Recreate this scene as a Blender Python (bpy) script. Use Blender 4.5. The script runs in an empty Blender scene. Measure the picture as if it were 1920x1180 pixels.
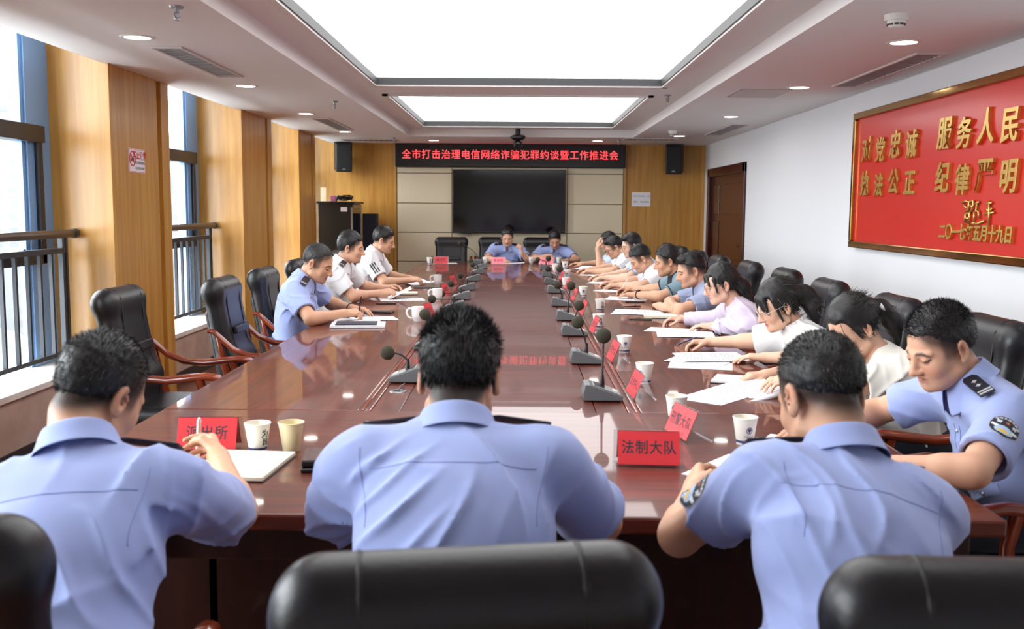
import bpy, bmesh, math, random
import numpy as np
from mathutils import Vector, Matrix, Euler
from mathutils.bvhtree import BVHTree
random.seed(7)
rng = np.random.default_rng(7)
SC = bpy.context.scene
COL = SC.collection

# ------------------------------------------------------------------ camera
HC = 1.51
FPX = 1850.0
pitch = math.atan(199 / FPX); yaw = math.atan(13 / FPX); roll = math.radians(0.4)
fw = Vector((-math.sin(yaw) * math.cos(pitch), math.cos(yaw) * math.cos(pitch), -math.sin(pitch)))
r0 = fw.cross(Vector((0, 0, 1))).normalized(); u0 = r0.cross(fw)
crt = r0 * math.cos(roll) + u0 * math.sin(roll); cup_ = -r0 * math.sin(roll) + u0 * math.cos(roll)
cam = bpy.data.cameras.new('camera'); camo = bpy.data.objects.new('camera', cam); COL.objects.link(camo)
M = Matrix((crt, cup_, -fw)).transposed().to_4x4(); M.translation = Vector((0, 0, HC))
camo.matrix_world = M
cam.sensor_width = 36.0; cam.lens = FPX / 1920 * 36
cam.clip_start = 0.02; cam.clip_end = 600
cam.dof.use_dof = True; cam.dof.focus_distance = 5.6; cam.dof.aperture_fstop = 5.0
SC.camera = camo

# ------------------------------------------------------------------ view, world, daylight
vs = SC.view_settings
vs.view_transform = 'Standard'; vs.look = 'None'; vs.gamma = 1.0; vs.use_curve_mapping = False
vs.exposure = 0.15
SC.cycles.use_denoising = True
SC.cycles.max_bounces = 8; SC.cycles.diffuse_bounces = 4; SC.cycles.glossy_bounces = 4
SC.cycles.transmission_bounces = 6; SC.cycles.transparent_max_bounces = 16
SC.cycles.sample_clamp_indirect = 6.0
SC.cycles.caustics_reflective = False; SC.cycles.caustics_refractive = False
W = bpy.data.worlds.new('overcast_sky'); SC.world = W; W.use_nodes = True
nt = W.node_tree; nt.nodes.clear()
wo = nt.nodes.new('ShaderNodeOutputWorld'); wb = nt.nodes.new('ShaderNodeBackground')
tc = nt.nodes.new('ShaderNodeTexCoord'); sx = nt.nodes.new('ShaderNodeSeparateXYZ'); cr = nt.nodes.new('ShaderNodeValToRGB')
nt.links.new(tc.outputs['Generated'], sx.inputs[0]); nt.links.new(sx.outputs['Z'], cr.inputs[0])
cr.color_ramp.elements[0].position = 0.0; cr.color_ramp.elements[0].color = (0.88, 0.90, 0.92, 1)
cr.color_ramp.elements[1].position = 0.6; cr.color_ramp.elements[1].color = (0.94, 0.97, 1.0, 1)
nt.links.new(cr.outputs[0], wb.inputs[0]); wb.inputs[1].default_value = 19.0
nt.links.new(wb.outputs[0], wo.inputs[0])

PANEL_STRENGTH = 2.9
DOWNLIGHT_STRENGTH = 14.0

# ------------------------------------------------------------------ materials
def L(c):  # sRGB 0-255 -> linear
    return tuple(((v / 255) / 12.92 if v / 255 <= 0.04045 else ((v / 255 + 0.055) / 1.055) ** 2.4) for v in c) + (1.0,)

MATS = {}
def mat(name, col, rough=0.5, metal=0.0, spec=0.5, coat=0.0, coat_rough=0.05, bump=None, var=None, emit=None, emit_s=0.0,
        sheen=0.0, alpha=1.0, trans=0.0, attr=None, sss=0.0):
    """bump=(scale, strength, stretch_xyz, detail); var=(scale, other colour, stretch, lo, hi): colour noise towards another colour"""
    if name in MATS: return MATS[name]
    m = bpy.data.materials.new(name); m.use_nodes = True; t = m.node_tree; n = t.nodes; n.clear()
    out = n.new('ShaderNodeOutputMaterial'); b = n.new('ShaderNodeBsdfPrincipled'); t.links.new(b.outputs[0], out.inputs[0])
    c = L(col) if max(col) > 1.001 else tuple(col[:3]) + (1.0,)
    b.inputs['Base Color'].default_value = c
    b.inputs['Roughness'].default_value = rough; b.inputs['Metallic'].default_value = metal
    b.inputs['Specular IOR Level'].default_value = spec
    b.inputs['Coat Weight'].default_value = coat; b.inputs['Coat Roughness'].default_value = coat_rough
    b.inputs['Sheen Weight'].default_value = sheen
    b.inputs['Alpha'].default_value = alpha; b.inputs['Transmission Weight'].default_value = trans
    if sss: 
        b.inputs['Subsurface Weight'].default_value = sss; b.inputs['Subsurface Radius'].default_value = (0.012, 0.005, 0.003)
        b.inputs['Subsurface Scale'].default_value = 1.0
    if emit: b.inputs['Emission Color'].default_value = L(emit) if max(emit) > 1.001 else tuple(emit) + (1,); b.inputs['Emission Strength'].default_value = emit_s
    co = n.new('ShaderNodeTexCoord')
    src = None
    if attr:
        a = n.new('ShaderNodeAttribute'); a.attribute_name = attr; src = a.outputs['Color']
    if var:
        mp = n.new('ShaderNodeMapping'); mp.inputs['Scale'].default_value = var[2]
        t.links.new(co.outputs['Object'], mp.inputs[0])
        no = n.new('ShaderNodeTexNoise'); no.inputs['Scale'].default_value = var[0]; no.inputs['Detail'].default_value = 6; no.inputs['Roughness'].default_value = 0.6
        t.links.new(mp.outputs[0], no.inputs['Vector'])
        mr = n.new('ShaderNodeMapRange'); mr.inputs[1].default_value = var[3]; mr.inputs[2].default_value = var[4]
        t.links.new(no.outputs['Fac'], mr.inputs[0])
        mx = n.new('ShaderNodeMix'); mx.data_type = 'RGBA'
        t.links.new(mr.outputs[0], mx.inputs['Factor'])
        mx.inputs['A'].default_value = c; mx.inputs['B'].default_value = L(var[1]) if max(var[1]) > 1.001 else tuple(var[1]) + (1,)
        if src: t.links.new(src, mx.inputs['A'])
        src = mx.outputs['Result']
    if src: t.links.new(src, b.inputs['Base Color'])
    if bump:
        mp = n.new('ShaderNodeMapping'); mp.inputs['Scale'].default_value = bump[2]
        t.links.new(co.outputs['Object'], mp.inputs[0])
        no = n.new('ShaderNodeTexNoise'); no.inputs['Scale'].default_value = bump[0]; no.inputs['Detail'].default_value = bump[3]
        t.links.new(mp.outputs[0], no.inputs['Vector'])
        bu = n.new('ShaderNodeBump'); bu.inputs['Strength'].default_value = bump[1]; bu.inputs['Distance'].default_value = 0.004
        t.links.new(no.outputs['Fac'], bu.inputs['Height']); t.links.new(bu.outputs[0], b.inputs['Normal'])
    MATS[name] = m
    return m

def emat(name, col, s):
    if name in MATS: return MATS[name]
    m = bpy.data.materials.new(name); m.use_nodes = True; t = m.node_tree; t.nodes.clear()
    o = t.nodes.new('ShaderNodeOutputMaterial'); e = t.nodes.new('ShaderNodeEmission')
    e.inputs[0].default_value = L(col); e.inputs[1].default_value = s; t.links.new(e.outputs[0], o.inputs[0])
    MATS[name] = m; return m

def glassmat(name, tint, refl, rough=0.0):
    if name in MATS: return MATS[name]
    m = bpy.data.materials.new(name); m.use_nodes = True; t = m.node_tree; t.nodes.clear()
    o = t.nodes.new('ShaderNodeOutputMaterial'); a = t.nodes.new('ShaderNodeBsdfTransparent'); a.inputs[0].default_value = tuple(tint) + (1,)
    g = t.nodes.new('ShaderNodeBsdfGlossy'); g.inputs['Roughness'].default_value = rough
    lw = t.nodes.new('ShaderNodeLayerWeight'); lw.inputs[0].default_value = 0.5
    pw = t.nodes.new('ShaderNodeMath'); pw.operation = 'POWER'; pw.inputs[1].default_value = 4.0; t.links.new(lw.outputs['Facing'], pw.inputs[0])
    fr = t.nodes.new('ShaderNodeMath'); fr.operation = 'MULTIPLY_ADD'; fr.inputs[1].default_value = 0.5; fr.inputs[2].default_value = refl; t.links.new(pw.outputs[0], fr.inputs[0])
    mx = t.nodes.new('ShaderNodeMixShader'); t.links.new(fr.outputs[0], mx.inputs[0])
    t.links.new(a.outputs[0], mx.inputs[1]); t.links.new(g.outputs[0], mx.inputs[2]); t.links.new(mx.outputs[0], o.inputs[0])
    MATS[name] = m; return m

wood_y = mat('veneer_oak', (200, 150, 70), 0.38, coat=0.25, coat_rough=0.2, var=(3.0, (172, 116, 42), (6, 6, 0.35), 0.35, 0.7))
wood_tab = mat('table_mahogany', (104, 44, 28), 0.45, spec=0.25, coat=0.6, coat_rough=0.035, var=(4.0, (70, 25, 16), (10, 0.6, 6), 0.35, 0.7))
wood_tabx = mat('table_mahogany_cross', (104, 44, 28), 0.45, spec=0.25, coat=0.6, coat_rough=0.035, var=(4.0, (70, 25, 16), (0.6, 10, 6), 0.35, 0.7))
wood_base = mat('table_base_mahogany_shaded', (46, 18, 12), 0.4, spec=0.3, coat=0.2, var=(4.0, (30, 11, 8), (8, 8, 1), 0.35, 0.7))  # dark mahogany with the shade under the table top put into its colour
wood_center = mat('table_mahogany_centre', (96, 38, 26), 0.5, spec=0.2, coat=0.55, coat_rough=0.018, var=(5.0, (62, 22, 15), (1.0, 8, 6), 0.35, 0.7))
wood_arm = mat('chair_wood', (136, 52, 20), 0.2, coat=0.8, var=(5.0, (96, 32, 12), (4, 1, 1), 0.35, 0.7))
wood_door = mat('door_mahogany', (70, 14, 12), 0.3, coat=0.15, var=(4.0, (48, 9, 8), (8, 8, 0.5), 0.35, 0.7))
wood_floor = mat('floor_boards', (138, 84, 60), 0.32, coat=0.3, coat_rough=0.15, var=(2.0, (104, 52, 34), (6, 0.5, 1), 0.35, 0.7))
plaster = mat('wall_paint', (226, 228, 231), 0.75, bump=(60, 0.05, (1, 1, 1), 3))
ceil_paint = mat('ceiling_paint', (238, 237, 236), 0.8)
beige = mat('fabric_panel', (222, 210, 182), 0.8, bump=(200, 0.1, (1, 1, 1), 2))
beige_gap = mat('fabric_panel_gap', (140, 128, 102), 0.9)
leather = mat('black_leather', (24, 24, 27), 0.38, spec=0.45, bump=(160, 0.12, (1, 1, 1), 3))
leather_seam = mat('leather_seam', (12, 12, 13), 0.5)
alu_blue = mat('window_aluminium', (122, 164, 210), 0.35, metal=0.05)
alu_dark = mat('dark_bronze_frame', (58, 58, 62), 0.4, metal=0.5)
rail_bronze = mat('handrail_bronze', (92, 82, 76), 0.35, metal=0.6)
rail_dark = mat('railing_steel', (52, 56, 62), 0.4, metal=0.4)
pane = glassmat('window_glass', (0.96, 0.98, 0.99), 0.03)
acrylic = glassmat('clear_acrylic', (0.95, 0.95, 0.96), 0.05)
marble = mat('sill_marble', (232, 228, 220), 0.3, var=(3, (210, 200, 190), (1, 1, 1), 0.4, 0.7))
stone_pink = mat('wall_marble', (196, 172, 158), 0.35, var=(4, (172, 146, 132), (1, 1, 1), 0.4, 0.7))
black_stone = mat('black_skirting', (34, 32, 33), 0.3)
black_pl = mat('black_plastic', (16, 16, 18), 0.4)
black_gloss = mat('black_screen', (5, 5, 7), 0.08, spec=0.6)
led_black = mat('led_board_face', (14, 14, 16), 0.45)
grey_metal = mat('grey_metal', (150, 150, 152), 0.35, metal=0.8)
dark_metal = mat('dark_metal', (40, 40, 42), 0.4, metal=0.6)
white_pl = mat('white_plastic', (226, 224, 218), 0.45)
grille_grey = mat('vent_grey', (150, 150, 150), 0.5)
vent_dark = mat('vent_shadow_box', (70, 70, 72), 0.8)
vent_white = mat('vent_white', (206, 200, 198), 0.55)
gold = mat('gold_letter', (222, 186, 104), 0.25, metal=0.75)
gold_frame = mat('gold_frame', (190, 150, 86), 0.12, metal=1.0)
red_lacq = mat('red_lacquer', (200, 26, 14), 0.3, coat=0.35, coat_rough=0.15)
paper = mat('paper', (238, 239, 244), 0.7)
ink = mat('ink', (40, 42, 52), 0.7)
ink_grey = mat('ink_grey', (112, 114, 128), 0.8)
red_ink = mat('red_ink', (214, 40, 36), 0.6)
red_card = mat('red_card', (206, 44, 52), 0.5)
navy = mat('navy', (22, 26, 46), 0.6)
panel_e = emat('light_film', (253, 252, 252), PANEL_STRENGTH)
down_e = emat('downlight_lens', (255, 250, 240), DOWNLIGHT_STRENGTH)
led_e = emat('led_red', (255, 66, 70), 2.4)

# ------------------------------------------------------------------ mesh helpers
class MB:
    def __init__(s): s.v = []; s.f = []; s.mi = []; s.cm = 0
    def add(s, vs_, fs_, Mx=None):
        o = len(s.v)
        if Mx is not None: vs_ = [tuple(Mx @ Vector(p)) for p in vs_]
        s.v += [tuple(p) for p in vs_]; s.f += [tuple(i + o for i in f) for f in fs_]; s.mi += [s.cm] * len(fs_); return s
    def m(s, i): s.cm = i; return s
    def box(s, lo, hi, Mx=None):
        x0, y0, z0 = lo; x1, y1, z1 = hi
        return s.add([(x0, y0, z0), (x1, y0, z0), (x1, y1, z0), (x0, y1, z0), (x0, y0, z1), (x1, y0, z1), (x1, y1, z1), (x0, y1, z1)],
                     [(0, 3, 2, 1), (4, 5, 6, 7), (0, 1, 5, 4), (1, 2, 6, 5), (2, 3, 7, 6), (3, 0, 4, 7)], Mx)
    def prism(s, poly, z0, z1, Mx=None):
        n = len(poly)
        v = [(p[0], p[1], z0) for p in poly] + [(p[0], p[1], z1) for p in poly]
        f = [tuple(range(n))[::-1], tuple(range(n, 2 * n))] + [(i, (i + 1) % n, n + (i + 1) % n, n + i) for i in range(n)]
        return s.add(v, f, Mx)
    def lathe(s, prof, n=24, Mx=None, caps=True):
        v = []; f = []
        for r, z in prof:
            for i in range(n):
                a = 2 * math.pi * i / n; v.append((r * math.cos(a), r * math.sin(a), z))
        for j in range(len(prof) - 1):
            for i in range(n):
                f.append((j * n + i, j * n + (i + 1) % n, (j + 1) * n + (i + 1) % n, (j + 1) * n + i))
        if caps:
            f.append(tuple(range(n))[::-1]); f.append(tuple((len(prof) - 1) * n + i for i in range(n)))
        return s.add(v, f, Mx)
    def tube(s, pts, r, n=8, Mx=None, flat=1.0, caps=True, up=None):
        """swept tube; r number or list; flat squashes the second axis"""
        P = [Vector(p) for p in pts]; N = len(P); v = []; f = []
        prev = None
        for i in range(N):
            t = (P[min(i + 1, N - 1)] - P[max(i - 1, 0)]).normalized()
            if prev is None:
                a = Vector(up) if up is not None else (Vector((0, 0, 1)) if abs(t.z) < 0.9 else Vector((0, 1, 0)))
                u = (a - t * a.dot(t)).normalized()
            else:
                u = (prev - t * prev.dot(t)).normalized()
            prev = u; w = t.cross(u)
            rr = r[i] if isinstance(r, (list, tuple)) else r
            for k in range(n):
                an = 2 * math.pi * k / n
                v.append(tuple(P[i] + w * (math.cos(an) * rr) + u * (math.sin(an) * rr * flat)))
        for i in range(N - 1):
            for k in range(n):
                f.append((i * n + k, i * n + (k + 1) % n, (i + 1) * n + (k + 1) % n, (i + 1) * n + k))
        if caps: f.append(tuple(range(n))[::-1]); f.append(tuple((N - 1) * n + k for k in range(n)))
        return s.add(v, f, Mx)
    def ball(s, c, r, n=16, m=10, Mx=None):
        rx, ry, rz = r if isinstance(r, (tuple, list)) else (r, r, r)
        v = [(c[0], c[1], c[2] - rz)]; f = []
        for j in range(1, m):
            th = -math.pi / 2 + math.pi * j / m
            for i in range(n):
                a = 2 * math.pi * i / n
                v.append((c[0] + rx * math.cos(th) * math.cos(a), c[1] + ry * math.cos(th) * math.sin(a), c[2] + rz * math.sin(th)))
        v.append((c[0], c[1], c[2] + rz)); q = len(v) - 1
        for i in range(n):
            f.append((0, 1 + (i + 1) % n, 1 + i)); f.append((q, 1 + (m - 2) * n + i, 1 + (m - 2) * n + (i + 1) % n))
        for j in range(m - 2):
            for i in range(n):
                f.append((1 + j * n + i, 1 + j * n + (i + 1) % n, 1 + (j + 1) * n + (i + 1) % n, 1 + (j + 1) * n + i))
        return s.add(v, f, Mx)
    def build(s, name, mats, parent=None, smooth=None, bevel=0.0, segs=2, loc=None, rotz=None):
        me = bpy.data.meshes.new(name); me.from_pydata(s.v, [], s.f)
        if not isinstance(mats, (list, tuple)): mats = [mats]
        for q in mats: me.materials.append(q)
        if len(mats) > 1: me.polygons.foreach_set('material_index', s.mi)
        o = bpy.data.objects.new(name, me); COL.objects.link(o)
        if smooth is not None:
            me.polygons.foreach_set('use_smooth', [True] * len(me.polygons))
            if smooth < 179: me.set_sharp_from_angle(angle=math.radians(smooth))
        if bevel:
            b = o.modifiers.new('bevel', 'BEVEL'); b.width = bevel; b.segments = segs; b.limit_method = 'ANGLE'; b.angle_limit = math.radians(40)
            b.harden_normals = False
        if parent is not None: o.parent = parent
        if loc is not None: o.location = loc
        if rotz is not None: o.rotation_euler = (0, 0, rotz)
        me.update()
        return o

def thing(name, label, cat, loc=(0, 0, 0), rotz=0.0, group=None):
    o = bpy.data.objects.new(name, None); COL.objects.link(o); o.empty_display_size = 0.1
    o.location = loc; o.rotation_euler = (0, 0, rotz)
    return tag(o, label, cat, group)
def tag(o, label, cat, group=None):
    o['label'] = label; o['category'] = cat
    if group: o['group'] = group
    return o
def struct(o): o['kind'] = 'structure'; return o
def dup(root, loc, rotz=0.0, label=None, group=None):
    r = root.copy(); COL.objects.link(r); r.location = loc; r.rotation_euler = (0, 0, rotz)
    if label: r['label'] = label
    if group: r['group'] = group
    for ch in list(root.children):
        c = ch.copy(); COL.objects.link(c); c.parent = r
        for g in list(ch.children):
            d = g.copy(); COL.objects.link(d); d.parent = c
    return r

def text_mesh(s, size, extrude=0.0, offset=0.0, align='CENTER', shear=0.0, bevel=0.0, spacing=1.0, res=3):
    """verts, faces of a line of lettering in its own xy plane, centred"""
    cu = bpy.data.curves.new('lettering', 'FONT'); cu.body = s; cu.size = size; cu.extrude = extrude; cu.offset = offset
    cu.align_x = align; cu.align_y = 'CENTER'; cu.shear = shear; cu.bevel_depth = bevel; cu.space_character = spacing; cu.resolution_u = res
    ob = bpy.data.objects.new('lettering', cu); COL.objects.link(ob)
    dg = bpy.context.evaluated_depsgraph_get(); ev = ob.evaluated_get(dg); me = ev.to_mesh()
    v = [tuple(p.co) for p in me.vertices]; f = [tuple(p.vertices) for p in me.polygons]
    ev.to_mesh_clear(); bpy.data.objects.remove(ob); bpy.data.curves.remove(cu)
    return v, f
def basis(origin, xdir, ydir):
    x = Vector(xdir).normalized(); y = Vector(ydir); y = (y - x * y.dot(x)).normalized(); z = x.cross(y)
    m = Matrix((x, y, z)).transposed().to_4x4(); m.translation = Vector(origin); return m
# ================================================================== ROOM
H = 2.467; XL = -2.80; XR = 2.78; YB = 15.0; YF = -1.6; XW = -3.2; HW = 2.75
struct(MB().box((-3.4, YF, -0.06), (XR + .1, YB + .1, 0)).build('floor', wood_floor))
struct(MB().box((XR, YF, 0), (XR + .1, 12.24, 2.9)).box((XR, 14.64, 0), (XR + .1, YB, 2.9)).box((XR, 12.24, 2.1), (XR + .1, 14.64, 2.9)).build('wall_right', plaster))
struct(MB().box((-3.4, YB, 0), (XR + .1, YB + .1, 2.9)).build('wall_back', wood_y))
struct(MB().box((-3.4, YF - .1, 0), (XR + .1, YF, 2.9)).build('wall_front', plaster))
# ceiling: soffit ring, recess, upper slab
cb = MB()
RX0, RX1, RY0, RY1 = -1.5, 1.52, 0.6, 13.45
cb.box((XL, YF, H), (RX0, YB, H + .1)).box((RX1, YF, H), (XR, YB, H + .1)).box((RX0, YF, H), (RX1, RY0, H + .1)).box((RX0, RY1, H), (RX1, YB, H + .1))
ZR = 2.565
PAN = [(-1.24, 1.21, 1.6, 8.62), (-1.24, 1.19, 9.40, 12.87)]
# recess slab with two openings
ys = [RY0 - .01, PAN[0][2], PAN[0][3], PAN[1][2], PAN[1][3], RY1 + .01]
for i in range(5):
    y0, y1 = ys[i], ys[i + 1]
    if i in (1, 3):
        p = PAN[0] if i == 1 else PAN[1]
        cb.box((RX0 - .01, y0, ZR), (p[0], y1, ZR + .2)).box((p[1], y0, ZR), (RX1 + .01, y1, ZR + .2))
    else:
        cb.box((RX0 - .01, y0, ZR), (RX1 + .01, y1, ZR + .2))
cb.box((-3.4, YF, 2.85), (XR + .1, YB, 2.9)).box((XL - .02, YF, H), (XL, YB, 2.85))
struct(cb.build('ceiling', ceil_paint))
for i, p in enumerate(PAN):
    t = thing('ceiling_light_panel', ['large glowing stretch-film light panel, the nearer in the recessed ceiling',
                                      'smaller glowing stretch-film light panel towards the screen wall'][i], 'ceiling light', ((p[0] + p[1]) / 2, (p[2] + p[3]) / 2, ZR))
    cx, cy = t.location.x, t.location.y
    hx, hy = (p[1] - p[0]) / 2, (p[3] - p[2]) / 2
    MB().add([(-hx, -hy, .055), (hx, -hy, .055), (hx, hy, .055), (-hx, hy, .055)], [(0, 3, 2, 1)]).build('diffuser', panel_e, t)
    fr = MB()
    for a, b_, c, d in ((-hx, -hy, -hx + .012, hy), (hx - .012, -hy, hx, hy), (-hx, -hy, hx, -hy + .012), (-hx, hy - .012, hx, hy)):
        fr.box((a, b_, -.004), (c, d, .054))
    fr.build('track', grille_grey if False else mat('track_grey', (58, 60, 62), 0.5), t)
    fr = MB(); w = .05
    for a, b_, c, d in ((-hx - w, -hy - w, -hx, hy + w), (hx, -hy - w, hx + w, hy + w), (-hx - w, -hy - w, hx + w, -hy), (-hx - w, hy, hx + w, hy + w)):
        fr.box((a, b_, -.018), (c, d, -.001))
    fr.build('trim', vent_white if False else mat('trim_white', (232, 230, 228), 0.6), t)

# left wall: columns with groove, sills, windows, railings
cols = [(-0.9, 0.2), (3.55, 4.65), (6.78, 7.92), (9.89, 11.07), (12.43, 13.42)]
for i, (a, b_) in enumerate(cols):
    x1 = -2.785 if i < 3 else -2.76
    mb = MB().box((-3.4, a, 0), (x1, b_ - .26, 2.85)).box((-3.4, b_ - .26, 0), (x1 - .035, b_ - .17, 2.85)).box((-3.4, b_ - .17, 0), (x1, b_, 2.85))
    struct(mb.build('column_%d' % (i + 1), wood_y, bevel=.004))
bays = [(0.2, 3.55), (4.65, 6.78), (7.92, 9.89), (11.07, 12.43), (13.42, 15.0)]
sill = MB(); low = MB(); base = MB(); sw = MB()
for a, b_ in bays:
    sill.box((-3.3, a, .40), (-2.87, b_, .44)); low.box((-3.3, a, .1), (-2.9, b_, .40)); base.box((-3.3, a, 0), (-2.89, b_, .1))
struct(sill.build('trim_1', marble, bevel=.005)); struct(low.build('wall_left', stone_pink)); struct(base.build('baseboard_left', black_stone))
sl = MB().box((-3.42, YF, 0), (-3.4, YB, .42)).box((-3.42, YF, 2.78), (-3.4, YB, 2.9))
for a, b_ in cols: sl.box((-3.42, a, 0), (-3.4, b_, 2.9))
sl.box((-3.42, YF, 0), (-3.25, -0.9, 2.9))
struct(sl.build('wall_outer', plaster))
for i, (a, b_) in enumerate(bays):
    last = i == 4
    fr = MB()
    fr.box((-3.28, b_ - .32, .44), (-3.2, b_ - .002, 2.85))          # wide jamb panel
    fr.box((-3.28, a + .002, .44), (-3.2, a + .20, 2.85))
    fr.box((-3.26, b_ - .36, .44), (-3.215, b_ - .32, 2.85))
    w = struct(fr.build('window_%d' % (i + 1), alu_blue, bevel=.003))
    dk = MB()
    s0, s1 = a + .2, b_ - .17
    dk.box((-3.27, s0, 1.92), (-3.15, s1, 2.03)).box((-3.27, s0, 1.12), (-3.17, s1, 1.19)).box((-3.26, s1 - .06, 1.12), (-3.17, s1, 1.95))
    if b_ - a > 1.5: dk.box((-3.26, (s0 + s1) / 2 - .04, .44), (-3.17, (s0 + s1) / 2 + .04, 2.85))
    dk.build('sash_frame', alu_dark, w, bevel=.006)
    MB().box((-3.245, a + .2, .44), (-3.237, b_ - .36, 2.85)).build('pane', pane, w)
    hd = MB().box((-3.17, s1 - .62, 1.165), (-3.15, s1 - .52, 1.185)).tube([(-3.155, s1 - .57, 1.18), (-3.13, s1 - .54, 1.19), (-3.12, s1 - .40, 1.225)], .009)
    hd.build('window_handle', black_pl, w, smooth=50)
    # railing
    if i < 3:
        ya, yb = a + .03, b_ - .03
        r = thing('railing', ['bronze handrail and dark balusters at the window nearest the camera end', 'bronze handrail and dark balusters at the near window left of the no-smoking column',
                  'bronze handrail and dark balusters at the window between the two wooden columns'][i], 'railing', (-3.04, (ya + yb) / 2, .44))
        hl = (yb - ya) / 2
        MB().tube([(0, -hl, .88), (0, hl, .88)], .028, 14).build('handrail', rail_bronze, r, smooth=50)
        MB().tube([(0, hl - .05, .88), (0, hl, .88)], .034, 14).build('end_cap', rail_dark, r, smooth=50)
        MB().box((-.02, -hl, .755), (.02, hl - .2, .79)).build('top_rail', rail_dark, r, bevel=.003)
        MB().box((-.018, -hl, .075), (.018, hl - .2, .105)).build('bottom_rail', rail_dark, r, bevel=.003)
        for yy in (hl - .22, hl - .17, -hl + .1):
            MB().box((-.018, yy - .014, 0), (.018, yy + .014, .86)).build('post', rail_dark, r, bevel=.003)
        n = int((2 * hl - .3) / .155)
        for k in range(n):
            yy = hl - .37 - k * .155
            MB().box((-.011, yy - .011, .1), (.011, yy + .011, .76)).build('baluster', rail_dark, r)
# daylight portals in the window openings
for a, b_ in bays[:5]:
    ld = bpy.data.lights.new('window_daylight', 'AREA'); ld.shape = 'RECTANGLE'; ld.size = b_ - a - .1; ld.size_y = 2.4
    ld.cycles.is_portal = True
    lo = bpy.data.objects.new('window_daylight', ld); COL.objects.link(lo)
    lo.location = (-3.36, (a + b_) / 2, 1.65); lo.rotation_euler = (math.radians(90), 0, math.radians(-90))

# city far outside
tree_m = mat('hazy_trees', (.055, .070, .058), 0.95, var=(.3, (.065, .078, .068), (1, 1, 1), .3, .7))
bld_m = bpy.data.materials.new('hazy_tower'); bld_m.use_nodes = True
_n = bld_m.node_tree.nodes; _l = bld_m.node_tree.links; _bk = _n.new('ShaderNodeTexBrick'); _tc = _n.new('ShaderNodeTexCoord'); _mp = _n.new('ShaderNodeMapping')
_cx = _n.new('ShaderNodeSeparateXYZ'); _ad = _n.new('ShaderNodeMath'); _cb = _n.new('ShaderNodeCombineXYZ')
_l.new(_tc.outputs['Object'], _cx.inputs[0]); _l.new(_cx.outputs['X'], _ad.inputs[0]); _l.new(_cx.outputs['Y'], _ad.inputs[1])
_l.new(_ad.outputs[0], _cb.inputs[0]); _l.new(_cx.outputs['Z'], _cb.inputs[1]); _l.new(_cb.outputs[0], _bk.inputs['Vector'])
_bk.offset = 0.0; _bk.inputs['Scale'].default_value = 1.0; _bk.inputs['Brick Width'].default_value = 3.4; _bk.inputs['Row Height'].default_value = 3.1; _bk.inputs['Mortar Size'].default_value = 0.75
_bk.inputs['Color1'].default_value = (.066, .070, .073, 1); _bk.inputs['Color2'].default_value = (.071, .075, .078, 1); _bk.inputs['Mortar'].default_value = (.083, .086, .088, 1)
_l.new(_bk.outputs['Color'], _n['Principled BSDF'].inputs['Base Color']); _n['Principled BSDF'].inputs['Roughness'].default_value = 0.9
def tower(x, y, w, d, h, nf, nw, label):
    t = thing('apartment_tower', label, 'building', (x, y, -40), .5)
    MB().box((-w / 2, -d / 2, 0), (w / 2, d / 2, h)).build('walls', bld_m, t)
    MB().box((-w / 4, -d / 4, h), (w / 4, d / 4, h + 4)).build('roof_room', bld_m, t)
tower(-118, 236, 22, 18, 62, 20, 6, 'pale hazy apartment tower far outside the near left window')
tower(-150, 262, 26, 20, 50, 16, 7, 'lower pale apartment block beside the taller hazy tower outside')
tower(-90, 255, 18, 16, 46, 15, 5, 'hazy block seen between the balusters of the second window')
tower(-165, 330, 24, 20, 74, 24, 6, 'faintest tallest tower behind the other hazy city blocks')
g = MB().box((-600, -200, -41), (-30, 800, -40)).build('ground', mat('city_ground', (.08, .082, .082), .9)); struct(g)
tb = MB()
for k in range(160):
    x = -50 - random.random() * 60; y = 50 + random.random() * 150; r = 4 + random.random() * 5
    tb.ball((x, y, -40 + r * .8), (r, r, r * 1.1), 8, 6)
o = tb.build('treetops', tree_m, smooth=180); o['kind'] = 'stuff'; tag(o, 'pale hazy green treetops far below the windows', 'trees')

# back wall: fabric panelling, LED board, screen
pb = MB()
xs = [-1.85, -1.02, .715, 1.555]; zs = [0.05, .70, 1.14, 1.58, 2.03, 2.12]
pb.m(0)
for i in range(3):
    for j in range(5):
        pb.box((xs[i] + .006, YB - .04, zs[j] + .006), (xs[i + 1] - .006, YB - .012, zs[j + 1] - .006))
pb.m(1).box((-1.86, YB - .014, 0), (1.565, YB, 2.12))
struct(pb.build('wall_panelling', [beige, beige_gap], bevel=.003))
tr = MB().box((1.56, YB - .03, 0), (1.60, YB, H)).box((-1.90, YB - .03, 0), (-1.86, YB, 2.12)).box((2.73, YB - .03, 0), (2.78, YB, H))
struct(tr.build('trim_2', wood_y, bevel=.003))
t = thing('led_sign_board', 'long black LED board with red scrolling characters above the screen', 'sign', (-.15, YB - .1, 2.295))
MB().box((-1.72, -.03, -.172), (1.72, .09, .168)).build('housing', black_pl, t, bevel=.008)
MB().box((-1.66, -.036, -.13), (1.66, -.02, .13)).build('display', led_black, t)
v, f = text_mesh('全市打击治理电信网络诈骗犯罪约谈暨工作推进会', .148, .002, .0002, spacing=1.1)
xx = [p[0] for p in v]; sc_ = 3.22 / (max(xx) - min(xx))
MB().add([(p[0] * sc_, p[1] * .98, p[2]) for p in v], f, basis((0, -.039, .0), (1, 0, 0), (0, 0, 1))).build('lettering', led_e, t)
t = thing('television', 'wide black flat screen television mounted on the beige panel wall', 'television', (-.16, YB - .125, 1.615))
MB().box((-.845, -.02, -.47), (.845, .06, .47)).build('casing', black_pl, t, bevel=.006)
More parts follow.
